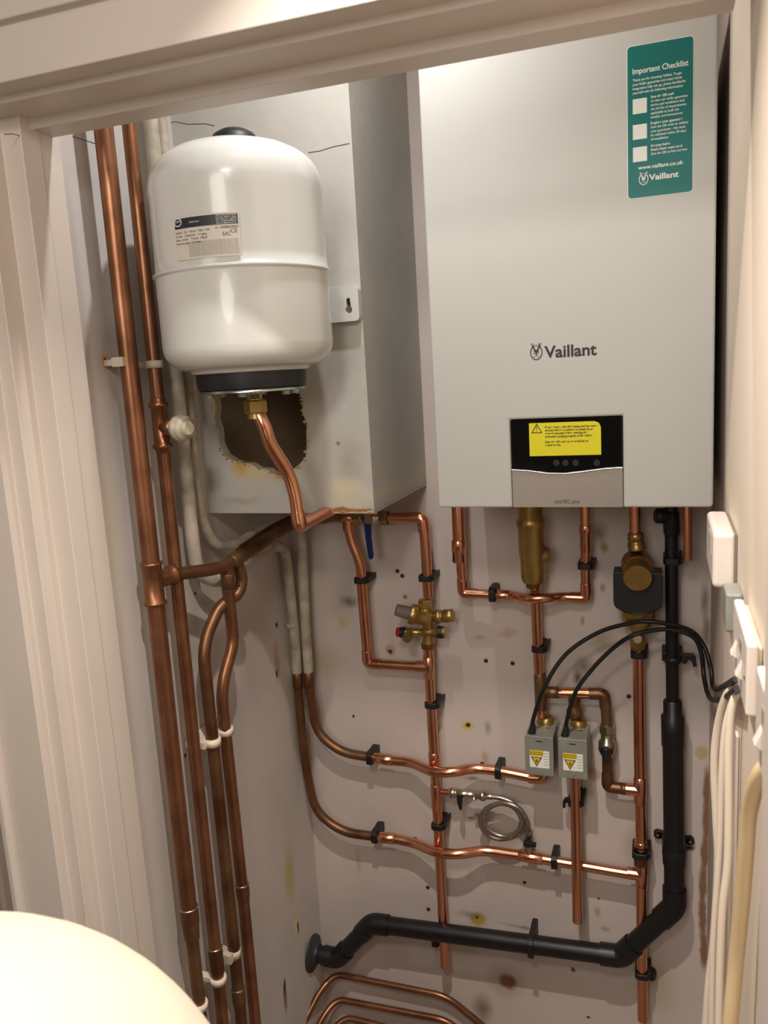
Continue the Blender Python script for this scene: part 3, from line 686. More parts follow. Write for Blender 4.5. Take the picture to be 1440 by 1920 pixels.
tB, _ = two_tone('right corner pipe, cream-painted above, brown below, sweeping into the upper horizontal run', ptsB, R22 - .0005, 0, B(578, 1262).z, [0, .01, .03, .03, .06, .05, 0], 0)

# ------------------------------------------------------------------ vessel pipe
zn = VB - .060
tv = thing('copper_pipe', 'bright copper pipe snaking down from the nut beneath the white vessel', 'pipe', (nx, VY, zn))
vpts = [Vector((nx, VY, zn - .004)), Wp(497, 800, y=VY), Wp(505, 830, y=VY + .008), Wp(540, 885, y=-.462), Wp(552, 920, y=-.455), Wp(562, 985, y=-.455)]
pe = vpts[-1]
vend = Vector((pe.x, -.07, pe.z + .004))
MB().tube(rounded(vpts + [vend], [0, .02, .03, .03, .02, .012, 0]), R22, 22).build('tubing', M_COP, tv)
bendfit(tv, vpts[-2], pe, vend, R22, M_COP, k=.022, leg=.010)
MB().hexnut((nx, VY, zn + .010), (nx, VY, zn - .012), .0185).build('nut', M_BRASS, tv)
MB().lathe((nx, VY, zn + .012), (nx, VY, zn - .020), [(0, .013), (1, .014)], 22).build('olive_ring', M_BRASS, tv)

# ------------------------------------------------------------------ run under the duct with the blue lever valve
zrun = B(720, 971).z
run = [Vector((vend.x - .002, WB, zrun)), Vector((B(792, 968).x, WB, zrun)), B(797, 1010), B(803, 1118)]
t6 = pipe('copper_pipe', 'new copper pipe from the blue-levered valve turning down to the brass valve group', run, R22, M_COP, elbows=(1,), group=NEW)
# isolation valve (holds its blue lever)
v0, v1 = Vector((B(664, 968).x, WB, zrun)), Vector((B(728, 968).x, WB, zrun))
tv1 = thing('isolation_valve', 'nickel isolation valve with a blue lever under the duct', 'valve', (v0 + v1) / 2)
MB().lathe(v0, v1, [(0, .014), (.15, .014), (.16, .0125), (.3, .0125), (.32, .017), (.68, .017), (.7, .0125), (.82, .0125), (.84, .015), (1, .015)], 24).build('body', M_CHROME, tv1)
MB().hexnut(v0, v0.lerp(v1, .2), .0165).build('nut', M_BRASS, tv1); MB().hexnut(v0.lerp(v1, .8), v1, .0165).build('nut', M_BRASS, tv1)
cl = B(690, 968, WB - .02)
MB().lathe((cl.x, WB - .01, zrun), (cl.x, WB - .030, zrun), [(0, .009), (.7, .009), (.72, .006), (1, .006)], 18).build('spindle', M_CHROME, tv1)
l0 = Wp(688, 970, y=-.078); l1 = Wp(688, 1048, y=-.078)
mb = MB(); hw = .0075
mb.prism([(l0.x - .006, -.079, l0.z + .008), (l0.x + .008, -.079, l0.z + .006), (l0.x + .0085, -.079, l0.z - .02), (l0.x - .0035, -.079, l0.z - .02)], (0, .002, 0)); mb.build('lever_plate', M_CHROME, tv1)
mb = MB(); z0_, z1_ = l0.z - .014, l1.z
pr = [(l0.x - .006, z0_), (l0.x + .009, z0_), (l0.x + .008, z0_ - .03), (l0.x + .0105, z1_ + .008), (l0.x + .008, z1_ + .001), (l0.x + .0035, z1_ - .001), (l0.x - .001, z1_ + .004), (l0.x - .005, z0_ - .03)]
mb.prism([(x, -.084, z) for x, z in pr], (0, .008, 0)); mb.build('lever', M_BLUE, tv1, bevel=.002)

# dropper from the run, with an S-bend
s1 = [Vector((B(652, 968).x, WB, zrun)), B(657, 1010), B(676, 1055), B(679, 1110), B(690, 1244), B(798, 1251)]
t7 = pipe('copper_pipe', 'new copper pipe with an S-bend dropping from the duct to a low elbow', s1, R22, M_COP, br=[0, .04, .04, .02, .02, 0], elbows=(4,), group=NEW)
tee(t7, Vector((B(652, 968).x, WB, zrun)), (1, 0, 0), None, (0, 0, -1), R22, M_COP, .018)
# long middle vertical
s2 = [B(802, 1200), B(807, 1300), B(816, 1450), B(822, 1560), B(835, 1812)]
t8 = pipe('copper_pipe', 'new copper pipe hanging from the brass valve group down to a cut open end', s2, R22, M_COP, br=.05, group=NEW, sleeves=((1, .73, .93), (2, .18, .62)))
tee(t8, B(804, 1251), B(804, 1240) - B(804, 1260), None, (-1, 0, 0), R22, M_COP, .026)
p = B(820, 1484); MB().tube([p, p + Vector((.026, 0, .001))], R15, 18).build('branch', M_COP, t8)

# horizontal runs with bumps over the verticals
YB = -.078
h1 = [B(697, 1420), B(738, 1426), B(770, 1429), Wp(812, 1448, y=YB), Wp(850, 1448, y=YB), B(888, 1440), B(935, 1445), B(1000, 1458), B(1015, 1458)]
h1[-1] = B(1018, 1459)
t9 = pipe('copper_pipe', 'upper horizontal copper run bent forward over the middle upright pipe', h1 + [B(1012, 1400)], R22, M_COP, br=[0, .01, .03, .03, .03, .03, .02, .01, .01, 0], elbows=(8,), group=NEW, sleeves=((0, .25, .95),))
h2 = [B(703, 1568), B(742, 1573), B(775, 1580), Wp(822, 1600, y=YB), Wp(862, 1602, y=YB), B(905, 1594), B(985, 1605), B(1190, 1640)]
t10 = pipe('copper_pipe', 'lower horizontal copper run from the left clip to the tee beside the black pipe', h2, R22, M_COP, br=[0, .01, .03, .03, .03, .03, .02, 0], group=NEW, sleeves=((0, .1, .95),))
a_, b_ = B(972, 1603), B(1018, 1611); sleeve(t10, a_, b_, R22, M_COP, 'tee', .0018)
p = B(992, 1607); MB().tube([p, B(991, 1592)], R15 + .0015, 18).build('branch', M_COP, t10)

# U pipes under the boiler
u1 = [Vector((B(858, 960).x, WB, .06)), B(858, 960), B(868, 1112), B(962, 1117), Wp(985, 1122, y=-.080), Wp(1025, 1122, y=-.080), B(1048, 1119), B(1099, 1121), B(1098, 1062), Vector((B(1098, 960).x, WB, .06))]
t11 = pipe('copper_pipe', 'U-shaped copper loop below the boiler bridging in front of a vertical pipe', u1, R22 - .0012, M_COP, br=[0, .02, .02, .02, .02, .02, .02, .02, .02, 0], elbows=(2, 7), group=NEW, sleeves=((2, .60, .95),))
MB().lathe((B(860, 1015).x, WB, B(860, 1012).z), (B(861, 1055).x, WB, B(861, 1055).z), [(0, .014), (.05, .0155), (.5, .0155), (.52, .0145), (.95, .0145), (1, .011)], 24).build('coupling', M_COP, t11)
MB().tube([(B(859, 960).x, WB, .06), B(861, 1020)], .0135, 24).build('wide_tubing', M_COP, t11)
MB().lathe(B(1098, 985), B(1098, 1035), [(0, .0115), (.05, .0125), (.3, .0125), (.32, .0115), (.9, .0115), (1, .010)], 22).build('coupling', M_COP, t11)

# brass air vent cylinder and the pipe under it
vy = -.075
ca, cb2, cc = Wp(993, 962, y=vy), Wp(997, 1010, y=vy), Wp(999, 1092, y=vy)
xv = ca.x
tvn = thing('brass_air_separator', 'tall brass cylinder hanging from the boiler centre above the copper loop', 'air separator', (xv, vy, 0))
zA, zB, zC, zD = .004, Wp(993, 1000, y=vy).z, Wp(997, 1056, y=vy).z, Wp(1000, 1091, y=vy).z
MB().lathe((xv, vy, zA), (xv + .004, vy, zD), [(0, .023), (.05, .0245), (.34, .0245), (.36, .0285), (.43, .0285), (.45, .0265), (.72, .0265), (.73, .0250), (.94, .0245), (1, .021)], 36).build('body', M_BRASS, tvn)
cd = Vector((xv + .01, vy, (zB + zC) / 2 - .012))
MB().lathe(cd, cd + Vector((.024, .008, -.002)), [(0, .017), (.9, .017), (1, .015)], 24).build('side_port', M_BRASS, tvn)
MB().lathe((xv + .003, vy, zD + .004), (xv + .003, vy, zD - .012), [(0, .016), (1, .013)], 22).build('outlet', M_COPD, tvn)
s3 = [Wp(1003, 1085, y=-.052), Wp(1005, 1150, y=-.052), B(1010, 1250), B(1016, 1352)]
t12 = pipe('copper_pipe', 'copper pipe dropping from the brass cylinder to the left-hand metal valve box', s3, R22 - .0004, M_COP, br=.04, group=NEW)
sleeve(t12, B(1012, 1262), B(1015, 1330), R22, M_COPD, 'tee'); 
# bypass branch
by = [B(1014, 1297), B(1078, 1300), B(1133, 1301), B(1138, 1350), B(1139, 1475), B(1193, 1482)]
t13 = pipe('copper_pipe', 'brown copper bypass bending around the small black-handled valve', by, R22 - .0006, M_COPD, elbows=(2, 4), group=NEW, sleeves=((0, .1, .55), (4, .45, .7)))
MB().tube([B(1016, 1298), B(1118, 1300)], R22 - .0002, 20).build('bright_length', M_COP, t13)
MB().lathe(B(1077, 1300), B(1077, 1345), [(0, .0125), (.35, .0125), (.45, .011), (.55, .0115), (.7, .0165), (.9, .0165), (1, .012)], 24).build('down_branch', M_COPD, t13)
# small isolation valve on the bypass
vt, vb = B(1138, 1358), B(1138, 1415)
tv2 = thing('isolation_valve', 'small nickel valve with a black butterfly handle on the bypass', 'valve', vt.lerp(vb, .5))
MB().hexnut(vt, vt.lerp(vb, .28), .0165).build('nut', M_CHROME, tv2)
MB().lathe(vt.lerp(vb, .2), vb, [(0, .0125), (.4, .0125), (.45, .0165), (.8, .0175), (1, .0125)], 22).build('body', M_CHROME, tv2)
c = vt.lerp(vb, .78); MB().lathe(c + Vector((0, -.008, 0)), c + Vector((0, -.030, 0)), [(0, .012), (.3, .012), (.32, .009), (1, .009)], 18).build('spindle', M_BLK, tv2)
MB().box(c.x - .006, c.x + .006, c.y - .036, c.y - .024, c.z - .014, c.z + .016).build('handle', M_BLK, tv2, bevel=.003)

# dropper below the right valve box, passing in front of the lower run
s5 = [B(1077, 1400, -.055), B(1078, 1470, -.055), B(1080, 1570, -.070), Wp(1081, 1640, y=-.088), Wp(1083, 1728, y=-.088)]
pipe('copper_pipe', 'copper tailpipe below the right-hand metal valve box, ending in front of the lower run', s5, R22 - .0006, M_COP, br=.04, group=NEW)

# right-hand vertical with filter
s6 = [B(1197, 1205), B(1198, 1350), B(1200, 1480), B(1202, 1590)]
t14 = pipe('copper_pipe', 'long copper pipe below the magnetic filter, crossing behind the black waste pipe', s6 + [B(1203, 1750), B(1205, 1912)], R22, M_COP, br=.05, group=NEW, sleeves=((2, .88, .99),))
tee(t14, B(1200, 1482), B(1200, 1470) - B(1200, 1495), None, (-1, 0, 0), R22, M_COP, .030)
tee(t14, B(1203, 1640), B(1203, 1630) - B(1203, 1650), None, (-1, 0, 0), R22, M_COP, .026)
MB().hexnut(B(1201, 1606), B(1202, 1622), .0155).build('nut', M_COPD, t14)
tpf = thing('magnetic_filter', 'magnetic filter with a round brass cap and black cover under the boiler', 'filter', B(1197, 1065))
fy = -.075
MB().tube([(B(1190, 960, -.065).x, -.065, .05), B(1191, 1000, -.065)], R22, 22).build('inlet_tubing', M_COP, tpf)
MB().lathe(Wp(1191, 998, y=-.065), Wp(1194, 1030, y=-.065), [(0, .0125), (.1, .0155), (.45, .0155), (.5, .0125), (.6, .0165), (1, .0165)], 24).build('union', M_BRASS, tpf)
c = Wp(1197, 1068, y=fy)
MB().lathe(c + Vector((-.004, .035, .006)), c + Vector((0, -.052, -.004)), [(0, .022), (.2, .0285), (.50, .0285), (.51, .0265), (.97, .0265), (1, .025)], 40).build('brass_cap', M_BRASS, tpf)
MB().lathe(c + Vector((-.004, .02, .008)), c + Vector((-.001, -.012, .002)), [(0, .0295), (1, .0295)], 40).build('cap_collar', M_COPO, tpf)
k0, k1 = Wp(1150, 1070, y=fy - .012), Wp(1241, 1070, y=fy - .012); zb1 = Wp(1195, 1148, y=fy - .012).z; zt1_ = k0.z
mb = MB(); n = 12; xm = (k0.x + k1.x) / 2; hw = (k1.x - k0.x) / 2
poly = [(k0.x, zt1_)] + [(k0.x, zb1 + .024)] + [(xm - hw * math.cos(PI * i / n), zb1 + .024 - .024 * math.sin(PI * i / n) ** .7) for i in range(1, n)] + [(k1.x, zb1 + .024), (k1.x, zt1_)] + [(xm + .026 * math.cos(PI * i / n), zt1_ - .020 * math.sin(PI * i / n)) for i in range(0, n + 1)]
vs = [(x, fy - .022, z) for x, z in poly]
mb.prism(vs, (0, .045, 0)); mb.build('black_cover', M_BLK, tpf, bevel=.0015)
MB().lathe(Wp(1196, 1140, y=fy), Wp(1197, 1185, y=fy + .008), [(0, .033), (.35, .033), (.6, .027), (.85, .018), (1, .014)], 36).build('cup', M_BRASS, tpf)
MB().hexnut(Wp(1196, 1175, y=-.062), Wp(1196, 1200, y=-.058), .0135).build('nut', M_BRASS, tpf)
tdv = thing('drain_valve', 'little brass valve with pale cap between magnetic filter and copper pipe', 'valve', B(1196, 1195))
MB().hexnut(Wp(1196, 1194, y=-.055), Wp(1196, 1214, y=-.05), .0165).build('nut', M_BRASS, tdv)
c = Wp(1196, 1193, y=-.065); MB().lathe(c, c + Vector((0, -.022, .001)), [(0, .0125), (.4, .0125), (.45, .0095), (1, .0095)], 22).build('spindle', M_BRASS, tdv)
MB().lathe(c + Vector((0, -.022, .001)), c + Vector((0, -.024, .001)), [(0, .0085), (1, .0065)], 22).build('slotted_cap', M_PLOLD, tdv)
# copper stub
pipe('copper_pipe', 'short copper stub hanging right of the black pipe below the boiler', [(B(1288, 958, -.10).x, -.10, .05), Wp(1290, 1050, y=-.10)], R15 + .0002, M_COP, group=NEW)

# ------------------------------------------------------------------ valve boxes (zone valve actuators)
def zone_valve(cx_px, top_px, bot_px, lx_px, label):
    yb, yf = -.058, -.118
    p1 = Wp(lx_px, bot_px, y=yf); p2 = Wp(cx_px, bot_px, y=yf); x0, x1 = p1.x, p2.x; z0 = p1.z; z1 = Wp(lx_px, top_px, y=yf).z
    t = thing('zone_valve', label, 'motorised valve', ((x0 + x1) / 2, yb, z0), 'motorised valve boxes')
    MB().box(x0, x1, yf + .001, yb + .02, z0 + .002, z1 - .001).build('cover', M_STEEL, t, bevel=.002)
    MB().box(x0 - .0006, x1 + .0006, yf, yf + .002, z0, z1).build('front_plate', M_STEEL, t, bevel=.0008)
    mb = MB(); xm = (x0 + x1) / 2; w_ = x1 - x0; h = z1 - z0
    mb.box(xm - .0065, xm + .0065, yf - .0004, yf + .0005, z1 - .0115, z1 - .0095); mb.build('slot', M_SCREW, t); mb = MB(); mb.box(xm + .006, xm + .016, yb - .016, yb - .013, z1 - .0012, z1 - .0006); mb.build('slot', M_SCREW, t)
    MB().lathe((xm + .001, yf, z0 + .011), (xm + .001, yf - .0018, z0 + .011), [(0, .0045), (1, .0042)], 20).build('screw', M_STEEL, t)
    lx0, lx1, lz0, lz1 = x0 + .16 * w_, x0 + .86 * w_, z0 + .20 * h, z0 + .64 * h
    mb = MB(); mb.box(lx0, lx1, yf - .0006, yf - .0002, lz0, lz1); lb = mb.build('label', M_WHITE, t)
    xs = lx0 + .70 * (lx1 - lx0)
    FZ = lambda u, v: (u, yf - .0009, v)
    mb = MB(); polyflat(mb, FZ, [(lx0, lz1), (xs, lz1), (xs, lz1 - .30 * (lz1 - lz0)), (lx0, lz1 - .30 * (lz1 - lz0))])
    tcx = (lx0 + xs) / 2; ty1 = lz1 - .36 * (lz1 - lz0); ty0 = lz0 + .06 * (lz1 - lz0)
    FZ2 = lambda u, v: (u, yf - .0012, v)
    polyflat(mb, FZ2, [(tcx - .0085, ty1 - .0015), (tcx + .0085, ty1 - .0015), (tcx, ty0 + .003)]); mb.build('yellow_print', mat('label_yellow', (.86, .72, .06), .5) if 'label_yellow' not in MATS else MATS['label_yellow'], lb)
    mb = MB()
    for i, s in enumerate(['DANGER LIVE PARTS', 'ISOLATE SUPPLY']): write(mb, FZ2, s, lx0 + .001, lz1 - .0055 - i * .0045, .0038, width=(xs - lx0) - .002)
    for i in range(5): write(mb, FZ2, 'see the instruction sheet', xs + .001 , lz1 - .006 - i * .006, .003, width=lx1 - xs - .002)
    T3 = [(tcx - .0115, ty1), (tcx + .0115, ty1), (tcx, ty0)]; T4 = [(tcx - .0088, ty1 - .0014), (tcx + .0088, ty1 - .0014), (tcx, ty0 + .0028)]
    for i in range(3): polyflat(mb, lambda u, v: (u, yf - .0013, v), [T3[i], T3[(i + 1) % 3], T4[(i + 1) % 3], T4[i]])
    zm_ = (ty1 * .55 + ty0 * .45)
    polyflat(mb, lambda u, v: (u, yf - .0014, v), [(tcx + .002, zm_ + .006), (tcx - .003, zm_ - .0005), (tcx, zm_ - .0002), (tcx - .0015, zm_ - .006), (tcx + .003, zm_ + .0012), (tcx + .0005, zm_ + .001)])
    mb.build('lettering', M_INK, lb)
    MB().lathe((xm + .006, WB, z1 - .012), (xm + .006, WB, z1 + .014), [(0, .016), (.3, .0165), (.9, .0165), (1, .012)], 20).build('valve_body', M_BRASS, t)
    g0 = Vector((x0 + .012, yf + .016, z1 - .002)); gp = g0 + Vector((.003, 0, .020))
    MB().lathe(g0, gp, [(0, .0085), (.3, .0075), (1, .0052)], 18).build('cable_gland', M_BLK, t)
    return t, gp
z1t, g1 = zone_valve(1038, 1379, 1451, 986, 'left-hand of the two metal valve boxes with yellow danger labels')
z2t, g2_ = zone_valve(1101, 1384, 1457, 1048, 'right-hand of the two metal valve boxes with yellow danger labels')
# black cables
def cable(name, label, pts, r, m, group=None, cat='cable'):
    o = MB().tube(spline(pts, 8), r, 12).build(name, m); return tag(o, label, cat, group)
cable('power_cable', 'black cable arching from the left-hand metal valve box to the wall switch', [g1 - Vector((0, 0, .006)), g1 + Vector((.001, 0, .012)), Wp(1020, 1290, y=-.11), Wp(1060, 1228, y=-.10), Wp(1120, 1187, y=-.095), Wp(1180, 1169, y=-.105), Wp(1225, 1166, y=-.112), Wp(1290, 1180, y=-.10), Wp(1318, 1208, y=-.10), Wp(1332, 1250, y=-.12), Wp(1338, 1290, y=-.18), Wp(1356, 1287, y=-.42), Wp(1382, 1273, y=-.78)], .0042, M_RUB, 'black valve cables')
cable('power_cable', 'black cable arching from the right-hand metal valve box to the wall switch', [g2_ - Vector((0, 0, .006)), g2_ + Vector((.001, 0, .012)), Wp(1078, 1300, y=-.12), Wp(1110, 1255, y=-.12), Wp(1150, 1215, y=-.12), Wp(1185, 1192, y=-.13), Wp(1225, 1182, y=-.12), Wp(1262, 1181, y=-.112), Wp(1300, 1195, y=-.11), Wp(1315, 1225, y=-.11), Wp(1320, 1270, y=-.12), Wp(1330, 1307, y=-.20), Wp(1352, 1312, y=-.46), Wp(1384, 1291, y=-.80)], .0042, M_RUB, 'black valve cables')
cable('bare_wire', 'thin orange wire end by the black cables at the switch', [Wp(1328, 1293, y=-.17), Wp(1340, 1287, y=-.20), Wp(1355, 1265, y=-.24)], .0012, mat('orange_wire', (.78, .42, .30), .5))

# ------------------------------------------------------------------ brass pressure valve group
gy = -.060
tg = thing('pressure_valve', 'brass pressure-reducing valve group with red and black caps', 'valve', Wp(800, 1165, y=gy))
def G(px, py, dy=0): return Wp(px, py, y=gy + dy)
MB().hexnut(G(797, 1124), G(797, 1140), .0150).build('nut', M_BRASS, tg)
MB().lathe(G(797, 1136), G(799, 1152), [(0, .010), (.5, .0145), (1, .012)], 20).build('inlet_boss', M_BRASS, tg)
MB().lathe(G(801, 1148), G(803, 1205), [(0, .013), (.2, .015), (.5, .0105), (.8, .0115), (1, .0135)], 26).build('body', M_BRASS, tg)
MB().lathe(G(768, 1150, -.012), G(806, 1161, 0), [(0, .0205), (.08, .0225), (.3, .0225), (.33, .0195), (.7, .0165), (1, .013)], 32).build('spring_housing', M_BRASS, tg)
MB().lathe(G(742, 1143, -.022), G(768, 1150, -.012), [(0, .0115), (.08, .013), (1, .0145)], 24).build('grey_cap', M_KNOB, tg)
MB().lathe(G(805, 1157), G(850, 1154, -.004), [(0, .012), (.28, .0095), (.30, .0145), (.5, .0145), (.52, .0115), (.6, .0115), (.62, .0140), (.95, .0145), (1, .012)], 24).build('check_valve', M_BRASS, tg)
MB().lathe(G(757, 1186, -.006), G(835, 1185, 0), [(0, .0115), (.18, .0115), (.20, .009), (.5, .0095), (.52, .011), (.64, .009), (.80, .011), (.82, .0125), (1, .0125)], 24).build('cross_tube', M_BRASS, tg)
MB().lathe(G(744, 1185, -.006), G(752, 1185.5, -.006), [(0, .0095), (.2, .0105), (1, .011)], 24).build('red_cap', M_RED, tg)
MB().lathe(G(751, 1185.5, -.006), G(762, 1186, -.006), [(0, .0118), (1, .0125)], 24).build('black_collar', M_BLK, tg)
MB().lathe(G(821, 1185), G(834, 1186), [(0, .0135), (.7, .0138), (1, .0115)], 20).build('black_cap', M_BLK, tg)
q0, q1 = G(768, 1187, -.008), G(763, 1197, -.036)
mb = MB(); mb.lathe(q0, q1, [(0, .009), (.6, .010), (1, .0105)], 22, caps=False)
mb.lathe(q1, q1.lerp(q0, .4), [(0, .0105), (.02, .0068), (1, .0066)], 22); mb.build('outlet', M_BRASS, tg)
MB().lathe(q1.lerp(q0, .05), q1.lerp(q0, .02), [(0, .0064), (1, .0064)], 18).build('outlet_mouth', M_SCREW, tg)
MB().hexnut(G(802, 1203), G(803, 1216), .0148).build('nut', M_COPD, tg)

# ------------------------------------------------------------------ filling loop
tf = thing('filling_loop', 'braided steel filling loop coiled between two small nickel valves', 'hose', B(940, 1530))
e0 = B(843, 1486); e1_ = B(922, 1494)
MB().lathe(e0, e1_, [(0, .009), (.02, .0115), (.14, .0115), (.16, .008), (.18, .0105), (.42, .0105), (.45, .0085), (.72, .0085), (.74, .011), (.84, .011), (.86, .0065), (1, .0065)], 22).build('inlet_valve', M_CHROME, tf)
c = B(865, 1486); mb = MB(); mb.prism([(c.x - .006, c.y - .020, c.z + .004), (c.x + .005, c.y - .020, c.z + .004), (c.x + .006, c.y - .020, c.z - .012), (c.x + .004, c.y - .020, c.z - .031), (c.x - .001, c.y - .020, c.z - .032), (c.x - .006, c.y - .020, c.z - .014)], (0, .006, 0)); mb.build('lever', M_BLK, tf, bevel=.001)
MB().tube([c + Vector((0, -.016, 0)), c], .004, 12).build('spindle', M_CHROME, tf)
c = B(889, 1496, WB - .012); MB().tube([c, c + Vector((0, -.004, -.004))], .0045, 14).build('screw', M_CHROME, tf)
hp_ = [e1_, B(942, 1497), B(965, 1508, -.050), B(980, 1530, -.048), B(980, 1553, -.046), B(964, 1569, -.044), B(938, 1574, -.044), B(912, 1563, -.044), B(900, 1540, -.046), B(910, 1518, -.048), B(935, 1507, -.052), B(962, 1513, -.056), B(977, 1535, -.058), B(970, 1559, -.058), B(943, 1568, -.058), B(917, 1556, -.058), B(907, 1537, -.058), B(918, 1515, -.060), B(944, 1506, -.064), B(972, 1515, -.066), B(988, 1538, -.062), B(991, 1558, -.052)]
MB().tube(spline(hp_, 8), .0052, 14).build('hose', M_HOSE, tf)
a_, b_ = B(991, 1555), B(993, 1596)
MB().lathe(a_, b_, [(0, .007), (.05, .009), (.3, .009), (.33, .007), (.4, .0105), (.85, .0105), (1, .008)], 20).build('outlet_valve', M_CHROME, tf)
c = B(991, 1581, WB - .014); MB().box(c.x - .010, c.x + .006, c.y - .008, c.y + .004, c.z - .0065, c.z + .0065).build('handle', M_BLK, tf, bevel=.002)
MB().box(c.x + .004, c.x + .017, c.y - .008, c.y + .001, c.z - .004, c.z + .005).build('handle_tip', M_BLK, tf, bevel=.002)

# ------------------------------------------------------------------ black waste pipe
tw = thing('waste_pipe', 'thick black plastic condensate pipe from the boiler round to the left wall', 'pipe', B(1262, 1320))
YK = -.060; RK = .0205; RS = .0112
k_top = Vector((Wp(1258, 960, y=YK).x, YK, .03))
MB().tube([k_top, Wp(1259, 1000, y=YK), Wp(1261, 1330, y=YK)], RS + .0012, 22).build('slim_tubing', M_BLKP, tw)
e_ = Wp(1256, 972, y=YK); f3 = Wp(1240, 968, y=YK)
mb = MB(); mb.lathe(Wp(1262, 968, y=YK), Wp(1228, 967, y=YK - .01), [(0, .014), (.7, .0145), (.92, .0145), (1, .011)], 24); mb.lathe(Wp(1258, 962, y=YK), Wp(1260, 1005, y=YK), [(0, .0155), (.85, .0155), (1, .0125)], 24); mb.build('top_elbow', M_BLKP, tw)
MB().lathe(Wp(1261, 1312, y=YK), Wp(1262, 1400, y=YK), [(0, .0155), (.03, .018), (.30, .018), (.34, .0225), (.97, .0225), (1, .0205)], 28).build('coupling', M_BLKP, tw)
kp = [Wp(1262, 1385, y=YK), Wp(1265, 1700, y=YK), Wp(1164, 1793, y=YK), Wp(697, 1731, y=YK), Wp(633, 1797, y=YK), Vector((WL + .004, YK, Wp(606, 1797, y=YK).z + .0))]
kp[5] = Vector((WL + .003, YK, kp[4].z + .002))
MB().tube(rounded(kp, .020), RK, 28).build('tubing', M_BLKP, tw)
for i, leg in ((1, .016), (2, .016), (3, .016), (4, .010)):
    bendfit(tw, kp[i - 1], kp[i], kp[i + 1], RK, M_BLKP, k=.045, leg=leg, ext=.0034)
MB().lathe((WL + .0015, YK, kp[5].z), (WL + .020, YK, kp[5].z), [(0, .044), (.25, .043), (.35, .026), (1, .023)], 36).build('wall_flange', mat('dark_green_grey_plastic', (.17, .19, .19), .5), tw)
MB().lathe(Wp(1264, 1588, y=YK), Wp(1264, 1622, y=YK), [(0, .0215), (.1, .0228), (.9, .0228), (1, .0215)], 28).build('collar', M_BLKP, tw)

# ------------------------------------------------------------------ clips
CL_G = 'black pipe clips on the back wall'
def clip(px, py, axis, r, label, y=WB, th=.0038, wd=.013, side=1, m=M_BLK, group=CL_G, wall=0.0):
    """closed ring round the pipe with a square-shouldered block back to the wall."""
    c = Wp(px, py, y=y); mb = MB(); n = 32; vs = []
    U = Vector((1, 0, 0)) if axis == 'v' else Vector((0, 0, 1)); V = Vector((0, 1, 0)); A_ = Vector((0, 0, 1)) if axis == 'v' else Vector((1, 0, 0))
    rin = r + .0003; w_ = r + th; bk = wall - y - .0005
    for s in (-.5, .5):
        for k in range(n):
            a = 2 * PI * k / n; cu, cv = math.cos(a), math.sin(a)
            tt = 1e9
            if abs(cu) > 1e-6: tt = min(tt, w_ / abs(cu))
            if cv > 1e-6: tt = min(tt, bk / cv)
            if cv < -1e-6: tt = min(tt, (r + th) / -cv)
            if cv < 0: tt = min(tt, (r + th) * 1.16)
            base = c + A_ * (wd * s)
            vs.append(base + U * cu * rin + V * cv * rin); vs.append(base + U * cu * tt + V * cv * tt)
    fs = []
    for k in range(n):
        j = (k + 1) % n; a0, a1, b0, b1 = 2 * k, 2 * k + 1, 2 * j, 2 * j + 1; o = 2 * n
        fs += [(a0, b0, b1, a1), (a0 + o, a1 + o, b1 + o, b0 + o), (a1, b1, b1 + o, a1 + o), (a0, a0 + o, b0 + o, b0)]
    mb.add(vs, fs)
    # hinge shoulder on one side
    h0 = c + U * side * (w_ - .001); 
    if axis == 'v': mb.box(min(h0.x, h0.x + side * .004), max(h0.x, h0.x + side * .004), c.y - r * .5, wall - .0005, c.z - wd / 2, c.z + wd / 2)
    else: mb.box(c.x - wd / 2, c.x + wd / 2, c.y - r * .9, c.y + r * .4, h0.z, h0.z + .0025)
    o = mb.build('pipe_clip', m, bevel=.0008, segs=1); return tag(o, label, 'pipe clip', group)
clip(678, 1087, 'v', R22, 'black clip on the S-bend pipe below the blue lever')
clip(799, 1083, 'v', R22, 'black clip just above the brass valve group')
clip(810, 1320, 'v', R22, 'black clip on the middle upright pipe above both horizontal runs')
clip(822, 1547, 'v', R22, 'black clip on the middle upright pipe between the two horizontal runs')
clip(695, 1420, 'h', R22, 'black clip at the left start of the upper horizontal run')
clip(935, 1446, 'h', R22, 'black clip on the upper horizontal run left of the valve boxes')
clip(704, 1567, 'h', R22, 'black clip at the left start of the lower horizontal run')
clip(1040, 1614, 'h', R22, 'black clip on the lower horizontal run right of the filling loop')
clip(924, 1114, 'h', R22, 'black clip on the left arm of the copper loop below the boiler')
clip(1098, 1060, 'v', R22, 'black clip on the right upright of the copper loop below the boiler')
clip(1011, 1215, 'v', R22, 'black clip on the pipe under the tall brass cylinder')
clip(1197, 1226, 'v', R22, 'black clip just below the magnetic filter')
clip(1201, 1600, 'v', R22 + .002, 'black clip on the right-hand copper pipe beside the two-eared bracket')
clip(1079, 1503, 'v', R22, 'black clip behind the tailpipe below the right-hand valve box', y=-.052)
clip(1260, 1050, 'v', RS + .0012, 'black clip at the top of the slim black pipe', y=YK)
clip(1204, 1825, 'v', R22, 'black clip near the foot of the right-hand copper pipe')
clip(816, 1768, 'v', .004, 'black clip end poking out below the black pipe', y=-.03)
